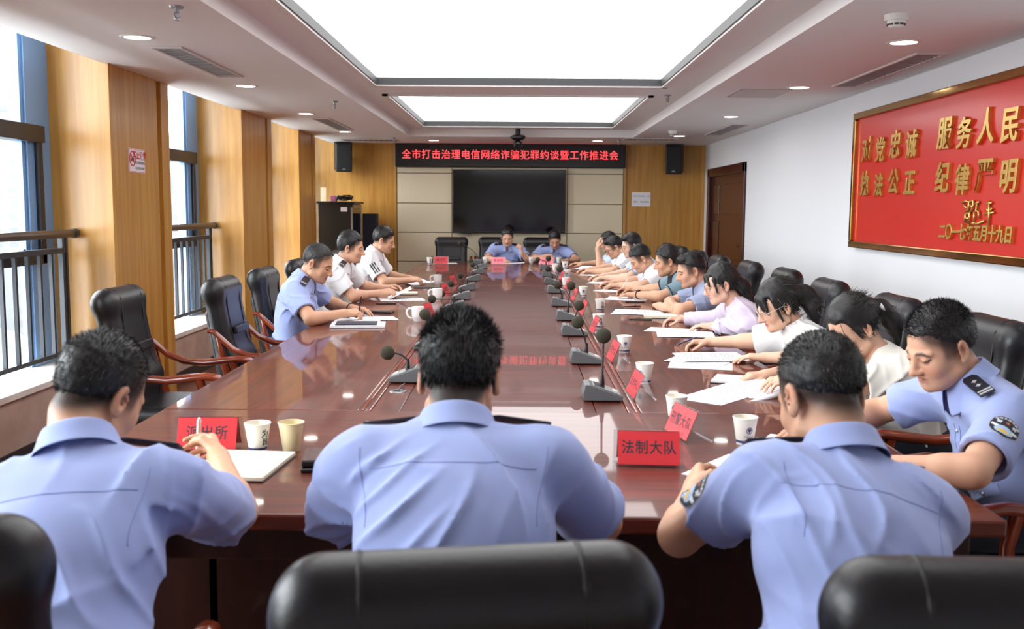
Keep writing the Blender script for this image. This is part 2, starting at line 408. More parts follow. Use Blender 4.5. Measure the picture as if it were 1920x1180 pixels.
MB().box((-.83, -.024, -.45), (.83, -.018, .458)).build('screen', black_gloss, t)
MB().box((-.72, -.03, -.485), (-.55, .02, -.468)).build('sensor_bar', black_pl, t, bevel=.004)
# speakers
def speaker(x, label):
    t = thing('wall_speaker', label, 'loudspeaker', (x, YB - .27, 2.25))
    mb = MB().prism([(-.115, -.12), (.115, -.12), (.135, .12), (-.135, .12)][::1], -.21, .21)
    c = mb.build('cabinet', black_pl, t, bevel=.015); c.rotation_euler = (math.radians(8), 0, math.radians(12 if x < 0 else -12))
    g = MB().box((-.105, -.128, -.2), (.105, -.118, .2)).build('grille', mat('speaker_grille', (22, 22, 24), .7, bump=(300, .4, (1, 1, 1), 1)), c, bevel=.01)
    MB().box((-.022, -.1315, -.175), (.022, -.127, -.158)).build('badge', grey_metal, c)
    MB().box((-.03, .08, -.04), (.03, .25, .04)).box((-.06, .25, -.08), (.06, .265, .08)).build('bracket', dark_metal, t)
speaker(-2.61, 'black wall speaker hanging high over the equipment rack'); speaker(2.27, 'black wall speaker hanging high on the right wooden panel')
# paper notice on the back wall
t = thing('wall_notice', 'small white paper notice taped on the right wooden panel', 'notice', (1.83, YB - .002, 1.66))
MB().box((-.14, -.004, -.105), (.14, 0, .105)).build('sheet', paper, t)
mb = MB()
for s_, z, u in (('WIFI:TPLINK_11E', .045, 0), ('密码：88888888', -.04, 0)):
    v, f = text_mesh(s_, .034); mb.add(v, f, basis((u, -.0055, z), (1, 0, 0), (0, 0, 1)))
mb.build('lettering', ink_grey, t)
# equipment rack
t = thing('equipment_rack', 'tall black equipment rack cabinet in the back left corner', 'rack', (-2.58, 14.3, 0))
MB().box((-.25, -.4, .06), (.21, .4, 1.56)).build('body', black_pl, t, bevel=.006)
MB().box((-.27, -.43, 1.56), (.265, .42, 1.59)).build('top_plate', black_pl, t, bevel=.005)
dr = MB().box((.21, -.4, .06), (.235, -.36, 1.55)).box((.21, .36, .06), (.235, .4, 1.55)).box((.21, -.4, 1.5), (.235, .4, 1.55)).box((.21, -.4, .06), (.235, .4, .12)).build('door', grey_metal, t, bevel=.003)
MB().box((.218, -.36, .12), (.226, .36, 1.5)).build('pane', mat('smoked_glass', (18, 20, 26), .08), dr)
sb = MB()
for k in range(9): sb.box((.211, -.3 + .02 * (k % 3), 1.36 - k * .09), (.216, .3, 1.40 - k * .09))
sb.build('switch_unit', grey_metal, t)
MB().box((.07, -.404, 1.45), (.16, -.399, 1.51)).build('sticker', paper, t)
for a in (-.2, .16):
    for b_ in (-.34, .34): MB().lathe([(.03, 0), (.03, .06)], 10, Matrix.Translation((a, b_, 0))).build('foot', black_pl, t)
cb_ = MB()
for k in range(5):
    pts = [(-.06 + .16 * math.cos(q * .5 + k) * .6 + .1, -.15 + .12 * math.sin(q * .5 + k * 1.7), .012 + .012 * k + .012 * math.sin(q * 1.3)) for q in range(14)]
    cb_.tube(pts, .008, 6)
tag(cb_.build('cable_coil', black_pl, smooth=180, loc=(-2.5, 14.1, 1.605)), 'tangle of black cables lying on the equipment rack', 'cable')
t = tag(MB().box((-.04, -.05, 0), (.04, .05, .08)).build('small_box', mat('pink_box', (190, 110, 150), .6), loc=(-2.62, 13.98, 1.59), bevel=.004), 'small pinkish box beside the cables on the rack', 'box')
t = thing('card_stand', 'clear upright card stand on the rack top', 'stand', (-2.79, 14.1, 1.59))
MB().box((-.04, -.005, 0), (.04, .005, .20)).build('card', mat('pale_card', (222, 206, 170), .5), t); MB().box((-.045, -.03, 0), (.045, .03, .006)).build('base', acrylic, t)
t = thing('storage_case', 'dark blue upright case behind the equipment rack', 'case', (-2.24, 14.84, 0))
MB().box((-.10, -.1, 0), (.11, .1, 1.42)).build('body', navy, t, bevel=.01); MB().box((-.04, -.11, 1.2), (.04, -.1, 1.23)).build('handle', black_pl, t)
# door in the right wall
d = struct(MB().box((XR - .03, 12.24, 0), (XR + .06, 12.36, 2.1)).box((XR - .03, 14.52, 0), (XR + .06, 14.64, 2.1)).box((XR - .03, 12.24, 1.98), (XR + .06, 14.64, 2.1)).build('door_1', wood_door, bevel=.006))
lf = MB().box((XR + .03, 12.36, 0), (XR + .07, 13.9, 1.98)).box((XR + .03, 13.9, 0), (XR + .07, 14.52, 1.98))
lf.build('door_leaf', wood_door, d)
mo = MB()
for a, b_ in ((12.52, 13.76), (14.0, 14.42)):
    for z0, z1 in ((.15, .75), (.85, 1.35), (1.45, 1.86)):
        mo.box((XR + .018, a, z0), (XR + .031, b_, z1))
mo.build('door_panel', wood_door, d, bevel=.01)
hd = MB().box((XR + .012, 12.42, .92), (XR + .03, 12.48, 1.16)).tube([(XR + .02, 12.45, 1.06), (XR - .03, 12.45, 1.06), (XR - .04, 12.50, 1.06), (XR - .03, 12.58, 1.055)], .011)
hd.build('door_handle', mat('bronze', (120, 96, 62), .3, metal=.9), d, smooth=50)
bb = MB().box((XR - .015, YF, 0), (XR, 12.24, .1)).box((XR - .015, 14.64, 0), (XR, YB, .1))
struct(bb.build('baseboard_right', black_stone)); struct(MB().box((-3.3, YB - .02, 0), (-1.9, YB, .1)).build('baseboard_back', black_stone))

# red plaque
PY0, PY1, PZ0, PZ1 = 8.215, 5.05, 1.21, 2.30
t = thing('wall_plaque', 'large red lacquered plaque with raised golden calligraphy in a golden frame', 'plaque', (XR, (PY0 + PY1) / 2, (PZ0 + PZ1) / 2))
hy = (PY0 - PY1) / 2; hz = (PZ1 - PZ0) / 2
MB().box((-.035, -hy + .05, -hz + .05), (0, hy - .05, hz - .05)).build('board', red_lacq, t)
fr = MB()
for a, b_, c, d_ in ((-hy, -hz, hy, -hz + .055), (-hy, hz - .055, hy, hz), (-hy, -hz + .055, -hy + .055, hz - .055), (hy - .055, -hz + .055, hy, hz - .055)):
    fr.prism([(0, 0), (0, 0)], 0, 0) if False else fr.box((-.06, a, b_), (0, c, d_))
fr.build('frame', gold_frame, t, bevel=.008)
def plq(s_, y, z, size, squash=1.0, shear=.12, th=.010, off=.0):
    v, f = text_mesh(s_, size, th, off, shear=shear, bevel=.0012)
    Mx = basis((-.035 - th, y - t.location.y, z - t.location.z), (0, -1, 0), (0, 0, 1))
    # x runs towards -Y so the writing reads from inside the room
    MB().add([(p[0] * squash, p[1], p[2]) for p in v], f, Mx).build('lettering', gold, t)
rows = [('对党忠诚', 7.90, 1.965, .30, .205), ('服务人民', 6.46, 1.985, .285, .215), ('执法公正', 7.90, 1.70, .30, .195), ('纪律严明', 6.46, 1.70, .29, .21)]
for s_, y0, z0, dy, sz in rows:
    for k, ch in enumerate(s_):
        plq(ch, y0 - k * dy - .0, z0 + (.012, -.008, .01, -.004)[k] + .0, sz * (1, .93, 1.02, .97)[k], off=.004)
plq('二〇一七年五月十九日', 5.98, 1.375, .105, .92, off=.002)
# flowing signature strokes
sg = MB()
S_ = [[(-.16, .10), (-.10, .12), (-.04, .11), (-.05, .04), (-.10, .0)], [(-.13, .08), (-.08, .05)], [(-.03, .12), (.03, .12), (.02, .04), (-.04, .0)], [(-.02, .08), (.02, .06)],
      [(-.09, .0), (-.02, .0), (-.03, -.10), (-.10, -.09), (-.09, .0)], [(-.08, -.05), (-.04, -.05)], [(.07, .09), (.12, .11)], [(.09, .10), (.08, .02), (.12, .02), (.13, -.05)],
      [(.05, .02), (.06, -.06), (.02, -.10), (.12, -.10), (.22, -.07)], [(.24, .09), (.32, .10)], [(.25, .05), (.27, .02)], [(.33, .05), (.30, .02)], [(.21, -.01), (.36, .01)], [(.28, .12), (.29, .0), (.28, -.15)]]
for st in S_:
    pts = [(-.045, (6.03 - x * .8) - t.location.y, 1.50 + z * .62 - t.location.z) for x, z in st]
    sg.tube(pts, .0075, 6)
sg.build('signature', gold, t, smooth=180)
# no-smoking sign on the first visible column
t = thing('no_smoking_sign', 'white no-smoking sign with red characters on the wooden column', 'sign', (-2.785, 7.22, 1.835))
MB().box((0, -.15, -.085), (.006, .15, .085)).build('plate', mat('sign_white', (236, 230, 236), .4), t)
mb = MB()
B = lambda y, z, x=.0072: basis((x, y, z), (0, 1, 0), (0, 0, 1))
v, f = text_mesh('禁止吸烟', .062, offset=.002); mb.add(v, f, B(.045, .035))
ring = [(math.cos(a * math.pi / 16) * .05, math.sin(a * math.pi / 16) * .05) for a in range(33)]
mb.tube([(.007, p[0] - .09, p[1] + .012) for p in ring], .004, 6); mb.tube([(.007, -.125, .047), (.007, -.055, -.023)], .004, 6)
for z in (.08, -.08): mb.box((.006, -.145, z - .0015), (.0068, .145, z + .0015))
for y in (.145, -.145): mb.box((.006, y - .0015, -.08), (.0068, y + .0015, .08))
mb.build('red_print', red_ink, t)
mb = MB(); v, f = text_mesh('NO SMOKING', .030); mb.add(v, f, B(.045, -.015)); v, f = text_mesh('公共场所请勿吸烟', .022); mb.add(v, f, B(.045, -.055))
mb.box((.0065, -.118, .002), (.0072, -.062, .014)).box((.0065, -.118, -.008), (.0072, -.062, .0)); mb.build('black_print', ink, t)

# ------------------------------------------------------------------ ceiling fittings
DLY = [(-2.19, 5.75), (-2.19, 8.0), (-2.21, 10.31), (-2.23, 12.72), (2.18, 5.77), (2.18, 7.88), (2.17, 10.36), (2.08, 13.08), (-1.23, 14.2), (1.09, 14.1), (-2.19, 3.45), (2.18, 3.45), (-2.19, 1.15), (2.18, 1.15)]
DLN = ['round downlight on the window side, nearest of that row', 'round downlight on the window side, second of that row', 'round downlight on the window side beside the slim vent', 'round downlight on the window side, farthest of that row',
       'round downlight on the plaque side beside the smoke detector', 'round downlight on the plaque side beside the flat access panel', 'round downlight on the plaque side, third of that row', 'round downlight on the plaque side by the far smoke detector',
       'round downlight above the LED board, left one', 'round downlight above the LED board, right one', 'round downlight over the near table end, window side', 'round downlight over the near table end, plaque side', 'round downlight over the row of chairs nearest the camera, window side', 'round downlight over the row of chairs nearest the camera, plaque side']
dl0 = None
for (x, y), lb in zip(DLY, DLN):
    if dl0 is None:
        dl0 = thing('downlight', lb, 'ceiling light', (x, y, H), 0, 'round ceiling downlights')
        MB().lathe([(.072, -.001), (.078, -.006), (.095, -.004), (.098, .0)], 28, caps=False).build('bezel', white_pl, dl0, smooth=60)
        MB().lathe([(.0, -.003), (.072, -.003)], 28, caps=False).build('lens', down_e, dl0)
    else: dup(dl0, (x, y, H), 0, lb)
def vent(x, y, w, l, label, slats=22, along=True, mfr=grille_grey):
    t = thing('air_vent', label, 'vent', (x, y, H))
    MB().box((-w / 2, -l / 2, -.002), (w / 2, l / 2, -.0005)).build('duct', vent_dark, t)
    fr = MB()
    for a, b_, c, d_ in ((-w / 2 - .02, -l / 2 - .02, -w / 2, l / 2 + .02), (w / 2, -l / 2 - .02, w / 2 + .02, l / 2 + .02), (-w / 2, -l / 2 - .02, w / 2, -l / 2), (-w / 2, l / 2, w / 2, l / 2 + .02)):
        fr.box((a, b_, -.012), (c, d_, 0))
    fr.build('frame', vent_white, t, bevel=.002)
    sb = MB()
    for k in range(slats):
        if along:
            yy = -l / 2 + (k + .5) * l / slats; sb.box((-w / 2, yy - l / slats * .22, -.009), (w / 2, yy + l / slats * .22, -.003))
        else:
            xx_ = -w / 2 + (k + .5) * w / slats; sb.box((xx_ - w / slats * .22, -l / 2, -.009), (xx_ + w / slats * .22, l / 2, -.003))
    sb.build('slats', mfr, t)
vent(-2.14, 6.74, .15, 1.3, 'slatted grey air vent beside the nearest window-side downlight', 22)
vent(-2.16, 11.6, .15, 1.55, 'slim slatted vent beyond the third window-side downlight', 24)
vent(-2.12, 14.2, .75, .3, 'wide flat vent over the left speaker', 10, False)
vent(2.49, 6.95, .15, 1.6, 'long pale return vent beside the plaque wall', 26, True, mat('return_grille', (164, 156, 158), .6))
vent(2.46, 12.0, .17, 1.55, 'long pale vent by the door end of the plaque wall', 26, True, mat('return_grille', (164, 156, 158), .6))
vent(1.78, 13.7, .7, .3, 'wide flat vent over the right speaker', 10, False)
t = thing('access_panel', 'flat white access hatch in the right soffit', 'hatch', (1.96, 8.28, H))
MB().box((-.19, -.27, -.008), (.19, .27, 0)).build('cover', vent_white, t, bevel=.002); MB().box((-.205, -.285, -.003), (.205, .285, 0)).build('rim', grille_grey, t)
SPR = [(-1.66, 4.87, H, 'chrome sprinkler head on the left soffit near the camera'), (-1.69, 9.11, H, 'sprinkler head on the left soffit half way along'), (-1.74, 13.72, H, 'sprinkler head at the far end of the left soffit'),
       (1.36, 9.3, ZR, 'sprinkler head in the recess edge on the right'), (1.36, 13.85, H, 'sprinkler head above the right end of the LED board')]
s0 = None
for x, y, z, lb in SPR:
    if s0 is None:
        s0 = thing('sprinkler', lb, 'sprinkler', (x, y, z), 0, 'ceiling sprinklers')
        MB().lathe([(.0, -.012), (.03, -.01), (.034, 0)], 20, caps=False).build('escutcheon', grey_metal, s0, smooth=60)
        MB().lathe([(.012, -.01), (.012, -.03), (.007, -.034), (.007, -.052), (.011, -.055)], 12).tube([(-.011, 0, -.03), (-.014, 0, -.045), (-.004, 0, -.062)], .003, 6).tube([(.011, 0, -.03), (.014, 0, -.045), (.004, 0, -.062)], .003, 6).build('nozzle', grey_metal, s0, smooth=50)
        MB().lathe([(.0, -.066), (.018, -.066), (.018, -.062), (0, -.062)], 16, caps=False).build('deflector', grey_metal, s0)
    else: dup(s0, (x, y, z), 0, lb)
sm0 = thing('smoke_detector', 'white smoke detector on the right soffit near the camera', 'smoke detector', (1.84, 4.98, H), 0, 'smoke detectors')
MB().lathe([(.0, -.03), (.055, -.03), (.058, 0)], 28, caps=False).build('base', white_pl, sm0, smooth=50)
MB().lathe([(.0, -.062), (.026, -.062), (.038, -.055), (.044, -.03)], 28, caps=False).build('sensor', white_pl, sm0, smooth=50)
mb = MB()
for k in range(10):
    a = k * math.pi / 5; mb.box((.036, -.009, -.052), (.0435, .009, -.044), Matrix.Rotation(a, 4, 'Z'))
mb.build('slots', black_pl, sm0)
dup(sm0, (1.86, 12.21, H), 0, 'white smoke detector at the far end of the right soffit')
# PTZ camera under the ceiling
t = thing('conference_camera', 'black dome conference camera hanging from the ceiling before the LED board', 'camera', (-.03, 13.3, ZR))
MB().lathe([(.035, 0), (.035, -.08), (.075, -.085), (.10, -.10), (.10, -.125), (.06, -.15), (0, -.15)], 28, caps=False).build('base', black_pl, t, smooth=45)
hb = MB().ball((0, 0, -.205), (.055, .055, .062), 20, 14); hb.box((-.062, -.012, -.23), (-.05, .012, -.12)).box((.05, -.012, -.23), (.062, .012, -.12)); hd = hb.build('head', black_pl, t, smooth=50)
MB().lathe([(.034, 0), (.034, .03), (.026, .032), (.024, .024), (0, .024)], 24, basis((0, -.035, -.215), (1, 0, 0), (0, -.15, 1)) @ Matrix.Rotation(math.radians(0), 4, 'X'), caps=False).build('lens', black_gloss, hd, smooth=40)
# ================================================================== SURFACE ENGINE (smooth unions of rounded forms -> one continuous mesh)
class Vol:
    def __init__(s, lo, hi, h):
        s.lo = np.array(lo, float); s.h = h
        s.n = np.ceil((np.array(hi) - s.lo) / h).astype(int) + 1
        s.D = np.full(s.n, 1.0, np.float32)
        s.ax = [(s.lo[i] + h * np.arange(s.n[i])).astype(np.float32) for i in range(3)]
    def loc(s, lo, hi):
        a = [max(0, int(math.floor((lo[i] - s.lo[i]) / s.h))) for i in range(3)]
        b = [min(int(s.n[i]), int(math.ceil((hi[i] - s.lo[i]) / s.h)) + 1) for i in range(3)]
        if any(b[i] - a[i] < 1 for i in range(3)): return None
        sl = tuple(slice(a[i], b[i]) for i in range(3))
        return sl, s.ax[0][sl[0]][:, None, None], s.ax[1][sl[1]][None, :, None], s.ax[2][sl[2]][None, None, :]
    def put(s, sl, d, k, mode):
        D = s.D[sl]
        if mode == 's': d = -d; 
        if mode == 'u':
            if k > 0:
                hh = np.clip(.5 + .5 * (D - d) / k, 0, 1); s.D[sl] = D * (1 - hh) + d * hh - k * hh * (1 - hh)
            else: s.D[sl] = np.minimum(D, d)
        else:
            if k > 0:
                hh = np.clip(.5 - .5 * (D - d) / k, 0, 1); s.D[sl] = D * (1 - hh) + d * hh + k * hh * (1 - hh)
            else: s.D[sl] = np.maximum(D, d)
    def cap(s, a, b, ra, rb=None, k=.01, mode='u', cut=None, flat=None):
        """cut=(point, normal): keeps the side the normal points away from; flat=(axis, factor) thickens along an axis"""
        a = np.array(a, float); b = np.array(b, float); rb = ra if rb is None else rb
        R = max(ra, rb) * (flat[1] if flat and flat[1] > 1 else 1) + k + 2.5 * s.h
        q = s.loc(np.minimum(a, b) - R, np.maximum(a, b) + R)
        if q is None: return
        sl, X, Y, Z = q; ba = b - a; l2 = float(ba @ ba) + 1e-9
        px, py, pz = X - a[0], Y - a[1], Z - a[2]
        t = np.clip((px * ba[0] + py * ba[1] + pz * ba[2]) / l2, 0, 1)
        dx, dy, dz = px - t * ba[0], py - t * ba[1], pz - t * ba[2]
        if flat:
            ax_ = np.array(flat[0], float); ax_ /= np.linalg.norm(ax_); f = flat[1]
            pr = dx * ax_[0] + dy * ax_[1] + dz * ax_[2]; g = 1 / f - 1
            dx = dx + ax_[0] * pr * g; dy = dy + ax_[1] * pr * g; dz = dz + ax_[2] * pr * g
        d = np.sqrt(dx * dx + dy * dy + dz * dz) - (ra + (rb - ra) * t)
        if cut is not None:
            c, nn = cut; d = np.maximum(d, (X - c[0]) * nn[0] + (Y - c[1]) * nn[1] + (Z - c[2]) * nn[2])
        s.put(sl, d.astype(np.float32), k, mode)
    def ell(s, c, r, R=None, k=.01, mode='u'):
        c = np.array(c, float); r = np.array(r, float); m = r.max() + k + 2.5 * s.h
        q = s.loc(c - m, c + m)
        if q is None: return
        sl, X, Y, Z = q; x, y, z = X - c[0], Y - c[1], Z - c[2]
        if R is not None:
            R = np.array(R, float)
            x, y, z = (R[0, 0] * x + R[0, 1] * y + R[0, 2] * z), (R[1, 0] * x + R[1, 1] * y + R[1, 2] * z), (R[2, 0] * x + R[2, 1] * y + R[2, 2] * z)
        k0 = np.sqrt((x / r[0]) ** 2 + (y / r[1]) ** 2 + (z / r[2]) ** 2); k1 = np.sqrt((x / r[0] ** 2) ** 2 + (y / r[1] ** 2) ** 2 + (z / r[2] ** 2) ** 2)
        d = k0 * (k0 - 1) / np.maximum(k1, 1e-6)
        s.put(sl, d.astype(np.float32), k, mode)
    def rbox(s, c, hs, r, R=None, k=.01, mode='u'):
        c = np.array(c, float); hs = np.array(hs, float); m = np.linalg.norm(hs) + k + 2.5 * s.h
        if R is None: m = hs + k + 2.5 * s.h
        q = s.loc(c - m, c + m)
        if q is None: return
        sl, X, Y, Z = q; x, y, z = X - c[0], Y - c[1], Z - c[2]
        if R is not None:
            R = np.array(R, float)
            x, y, z = (R[0, 0] * x + R[0, 1] * y + R[0, 2] * z), (R[1, 0] * x + R[1, 1] * y + R[1, 2] * z), (R[2, 0] * x + R[2, 1] * y + R[2, 2] * z)
        x, y, z = np.abs(x) - hs[0] + r, np.abs(y) - hs[1] + r, np.abs(z) - hs[2] + r
        d = np.sqrt(np.maximum(x, 0) ** 2 + np.maximum(y, 0) ** 2 + np.maximum(z, 0) ** 2) + np.minimum(np.maximum(x, np.maximum(y, z)), 0) - r
        s.put(sl, d.astype(np.float32), k, mode)
    def plane(s, p, n, k=.0):
        """removes everything on the side the normal points to"""
        X, Y, Z = s.ax[0][:, None, None], s.ax[1][None, :, None], s.ax[2][None, None, :]
        d = (X - p[0]) * n[0] + (Y - p[1]) * n[1] + (Z - p[2]) * n[2]
        s.put((slice(None),) * 3, d.astype(np.float32), k, 'i')
    def grid(s): return s.ax[0][:, None, None], s.ax[1][None, :, None], s.ax[2][None, None, :]
    def mesh(s):
        D = s.D; nx, ny, nz = D.shape; ins = D < 0
        cnt = np.zeros((nx - 1, ny - 1, nz - 1), np.int8)
        for i in (0, 1):
            for j in (0, 1):
                for k in (0, 1): cnt += ins[i:nx - 1 + i, j:ny - 1 + j, k:nz - 1 + k]
        I, J, K = np.nonzero((cnt > 0) & (cnt < 8)); N = len(I)
        idx = np.full(cnt.shape, -1, np.int32); idx[I, J, K] = np.arange(N)
        val = {}
        for i in (0, 1):
            for j in (0, 1):
                for k in (0, 1): val[i, j, k] = D[I + i, J + j, K + k].astype(np.float64)
        acc = np.zeros((N, 3)); num = np.zeros(N)
        for ax in range(3):
            o = [q for q in range(3) if q != ax]
            for u in (0, 1):
                for w in (0, 1):
                    c0 = [0, 0, 0]; c0[o[0]] = u; c0[o[1]] = w; c1 = list(c0); c1[ax] = 1
                    a = val[tuple(c0)]; b = val[tuple(c1)]; m = (a < 0) != (b < 0)
                    t = np.where(m, a / np.where(m, a - b, 1), 0)
                    p = np.empty((N, 3)); p[:, ax] = t; p[:, o[0]] = u; p[:, o[1]] = w
                    acc += np.where(m[:, None], p, 0); num += m
        V = (acc / num[:, None] + np.stack([I, J, K], 1)) * s.h + s.lo
        F = []
        for ax in range(3):
            u, w = (ax + 1) % 3, (ax + 2) % 3
            A = np.take(ins, np.arange(D.shape[ax] - 1), ax); B = np.take(ins, np.arange(1, D.shape[ax]), ax)
            E = np.nonzero(A != B); P = np.stack(E, 1)
            ok = (P[:, u] > 0) & (P[:, w] > 0) & (P[:, u] < D.shape[u] - 1) & (P[:, w] < D.shape[w] - 1); P = P[ok]
            flip = ~A[tuple(P.T)]
            q = []
            for du, dw in ((-1, -1), (0, -1), (0, 0), (-1, 0)):
                Q = P.copy(); Q[:, u] += du; Q[:, w] += dw; q.append(idx[tuple(Q.T)])
            q = np.stack(q, 1); q[flip] = q[flip][:, ::-1]; F.append(q)
        return V, np.concatenate(F)

def np_mesh(name, V, F, mats, parent=None, loc=(0, 0, 0), col=None, smooth=True, smooth_iter=0):
    if smooth_iter:
        e = np.concatenate([F[:, [0, 1]], F[:, [1, 2]], F[:, [2, 3]], F[:, [3, 0]]])
        deg = np.bincount(e.ravel(), minlength=len(V)).astype(float)[:, None]
        for _ in range(smooth_iter):
            S = np.zeros_like(V)
            for c in range(3):
                S[:, c] = np.bincount(e[:, 0], V[e[:, 1], c], len(V)) + np.bincount(e[:, 1], V[e[:, 0], c], len(V))
            V = .5 * V + .5 * S / np.maximum(deg, 1)
    me = bpy.data.meshes.new(name); n = F.shape[1]
    me.vertices.add(len(V)); me.vertices.foreach_set('co', (V - np.array(loc)).astype(np.float32).ravel())
    me.loops.add(F.size); me.loops.foreach_set('vertex_index', F.astype(np.int32).ravel())
    me.polygons.add(len(F)); me.polygons.foreach_set('loop_start', (np.arange(len(F)) * n).astype(np.int32)); 
    me.polygons.foreach_set('use_smooth', np.full(len(F), smooth))
    me.update(calc_edges=True); me.validate()
    for q in (mats if isinstance(mats, (list, tuple)) else [mats]): me.materials.append(q)
    if col is not None:
        a = me.color_attributes.new('skin', 'FLOAT_COLOR', 'POINT'); a.data.foreach_set('color', np.concatenate([col, np.ones((len(col), 1))], 1).astype(np.float32).ravel())
    o = bpy.data.objects.new(name, me); COL.objects.link(o); 
    if parent is not None: o.parent = parent
    else: o.location = loc
    return o
def bvh_of(V, F): return BVHTree.FromPolygons([tuple(p) for p in V], [tuple(int(i) for i in f) for f in F])

# ================================================================== CONFERENCE TABLE
T = .76; TX0, TX1, TY0, TY1 = -1.32, 1.20, 2.35, 13.84
S0, S1 = 3.6, 12.8
tb = thing('conference_table', 'very long dark red mahogany conference table with a glossy top', 'table', (-.06, 8.1, 0))
def tpart(name, boxes, m, bevel=.004):
    mb = MB()
    for (a, b_, c, d, z0, z1) in boxes: mb.box((a + .06, b_ - 8.1, z0), (c + .06, d - 8.1, z1))
    return mb.build(name, m, tb, bevel=bevel)
tpart('end_top', [(TX0, TY0, TX1, S0 - .001, T - .045, T)], wood_tabx, .008)
tpart('end_top', [(TX0, S1 + .004, TX1, TY1, T - .045, T)], wood_tabx, .008)
tpart('side_top', [(TX0, S0 + .001, -.592, S1 - .001, T - .045, T)], wood_tab, .006)
tpart('side_top', [(.455, S0 + .001, TX1, S1 - .001, T - .045, T)], wood_tab, .006)
tpart('moulding', [(-.59, S0 + .001, -.575, S1 - .002, T - .03, T + .001), (-.563, S0 + .001, -.55, S1 - .002, T - .03, T)], wood_arm, .003)
tpart('moulding', [(.41, S0 + .001, .424, S1 - .002, T - .03, T), (.438, S0 + .001, .453, S1 - .002, T - .03, T + .001)], wood_arm, .003)
tpart('cable_channel', [(-.592, S0, -.545, S1, T - .06, T - .012), (.405, S0, .455, S1, T - .06, T - .012)], wood_center)
tpart('microphone_strip', [(-.549, S0 + .001, -.442, S1 - .002, T - .04, T - .004)], wood_tab, .002)
tpart('microphone_strip', [(.292, S0 + .001, .409, S1 - .002, T - .04, T - .004)], wood_tab, .002)
yy = [S0 + .001, 6.68, 9.64, S1 - .035]
for i in range(3): tpart('centre_panel', [(-.439, yy[i], .289, yy[i + 1] - .006, T - .04, T - .002)], wood_center if i < 2 else wood_tabx, .002)
ap = .04
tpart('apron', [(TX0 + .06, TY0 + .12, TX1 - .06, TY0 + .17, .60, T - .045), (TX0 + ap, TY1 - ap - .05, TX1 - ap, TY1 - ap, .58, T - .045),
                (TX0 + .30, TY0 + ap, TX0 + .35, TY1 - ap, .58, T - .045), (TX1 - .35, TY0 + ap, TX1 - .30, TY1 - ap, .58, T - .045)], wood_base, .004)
pb = .42
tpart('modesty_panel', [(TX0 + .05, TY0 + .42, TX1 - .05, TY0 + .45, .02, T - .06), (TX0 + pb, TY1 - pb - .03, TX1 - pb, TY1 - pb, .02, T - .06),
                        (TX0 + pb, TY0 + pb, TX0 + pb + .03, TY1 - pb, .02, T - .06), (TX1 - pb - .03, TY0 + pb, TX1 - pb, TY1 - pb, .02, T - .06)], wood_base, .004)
tpart('plinth', [(TX0 + pb - .02, TY0 + pb - .02, TX1 - pb + .02, TY1 - pb + .02, 0, .08)], black_stone, .003)
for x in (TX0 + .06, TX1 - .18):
    for y in (TY0 + .06, TY1 - .18): tpart('corner_leg', [(x, y, x + .12, y + .12, 0, T - .046)], wood_base, .008)

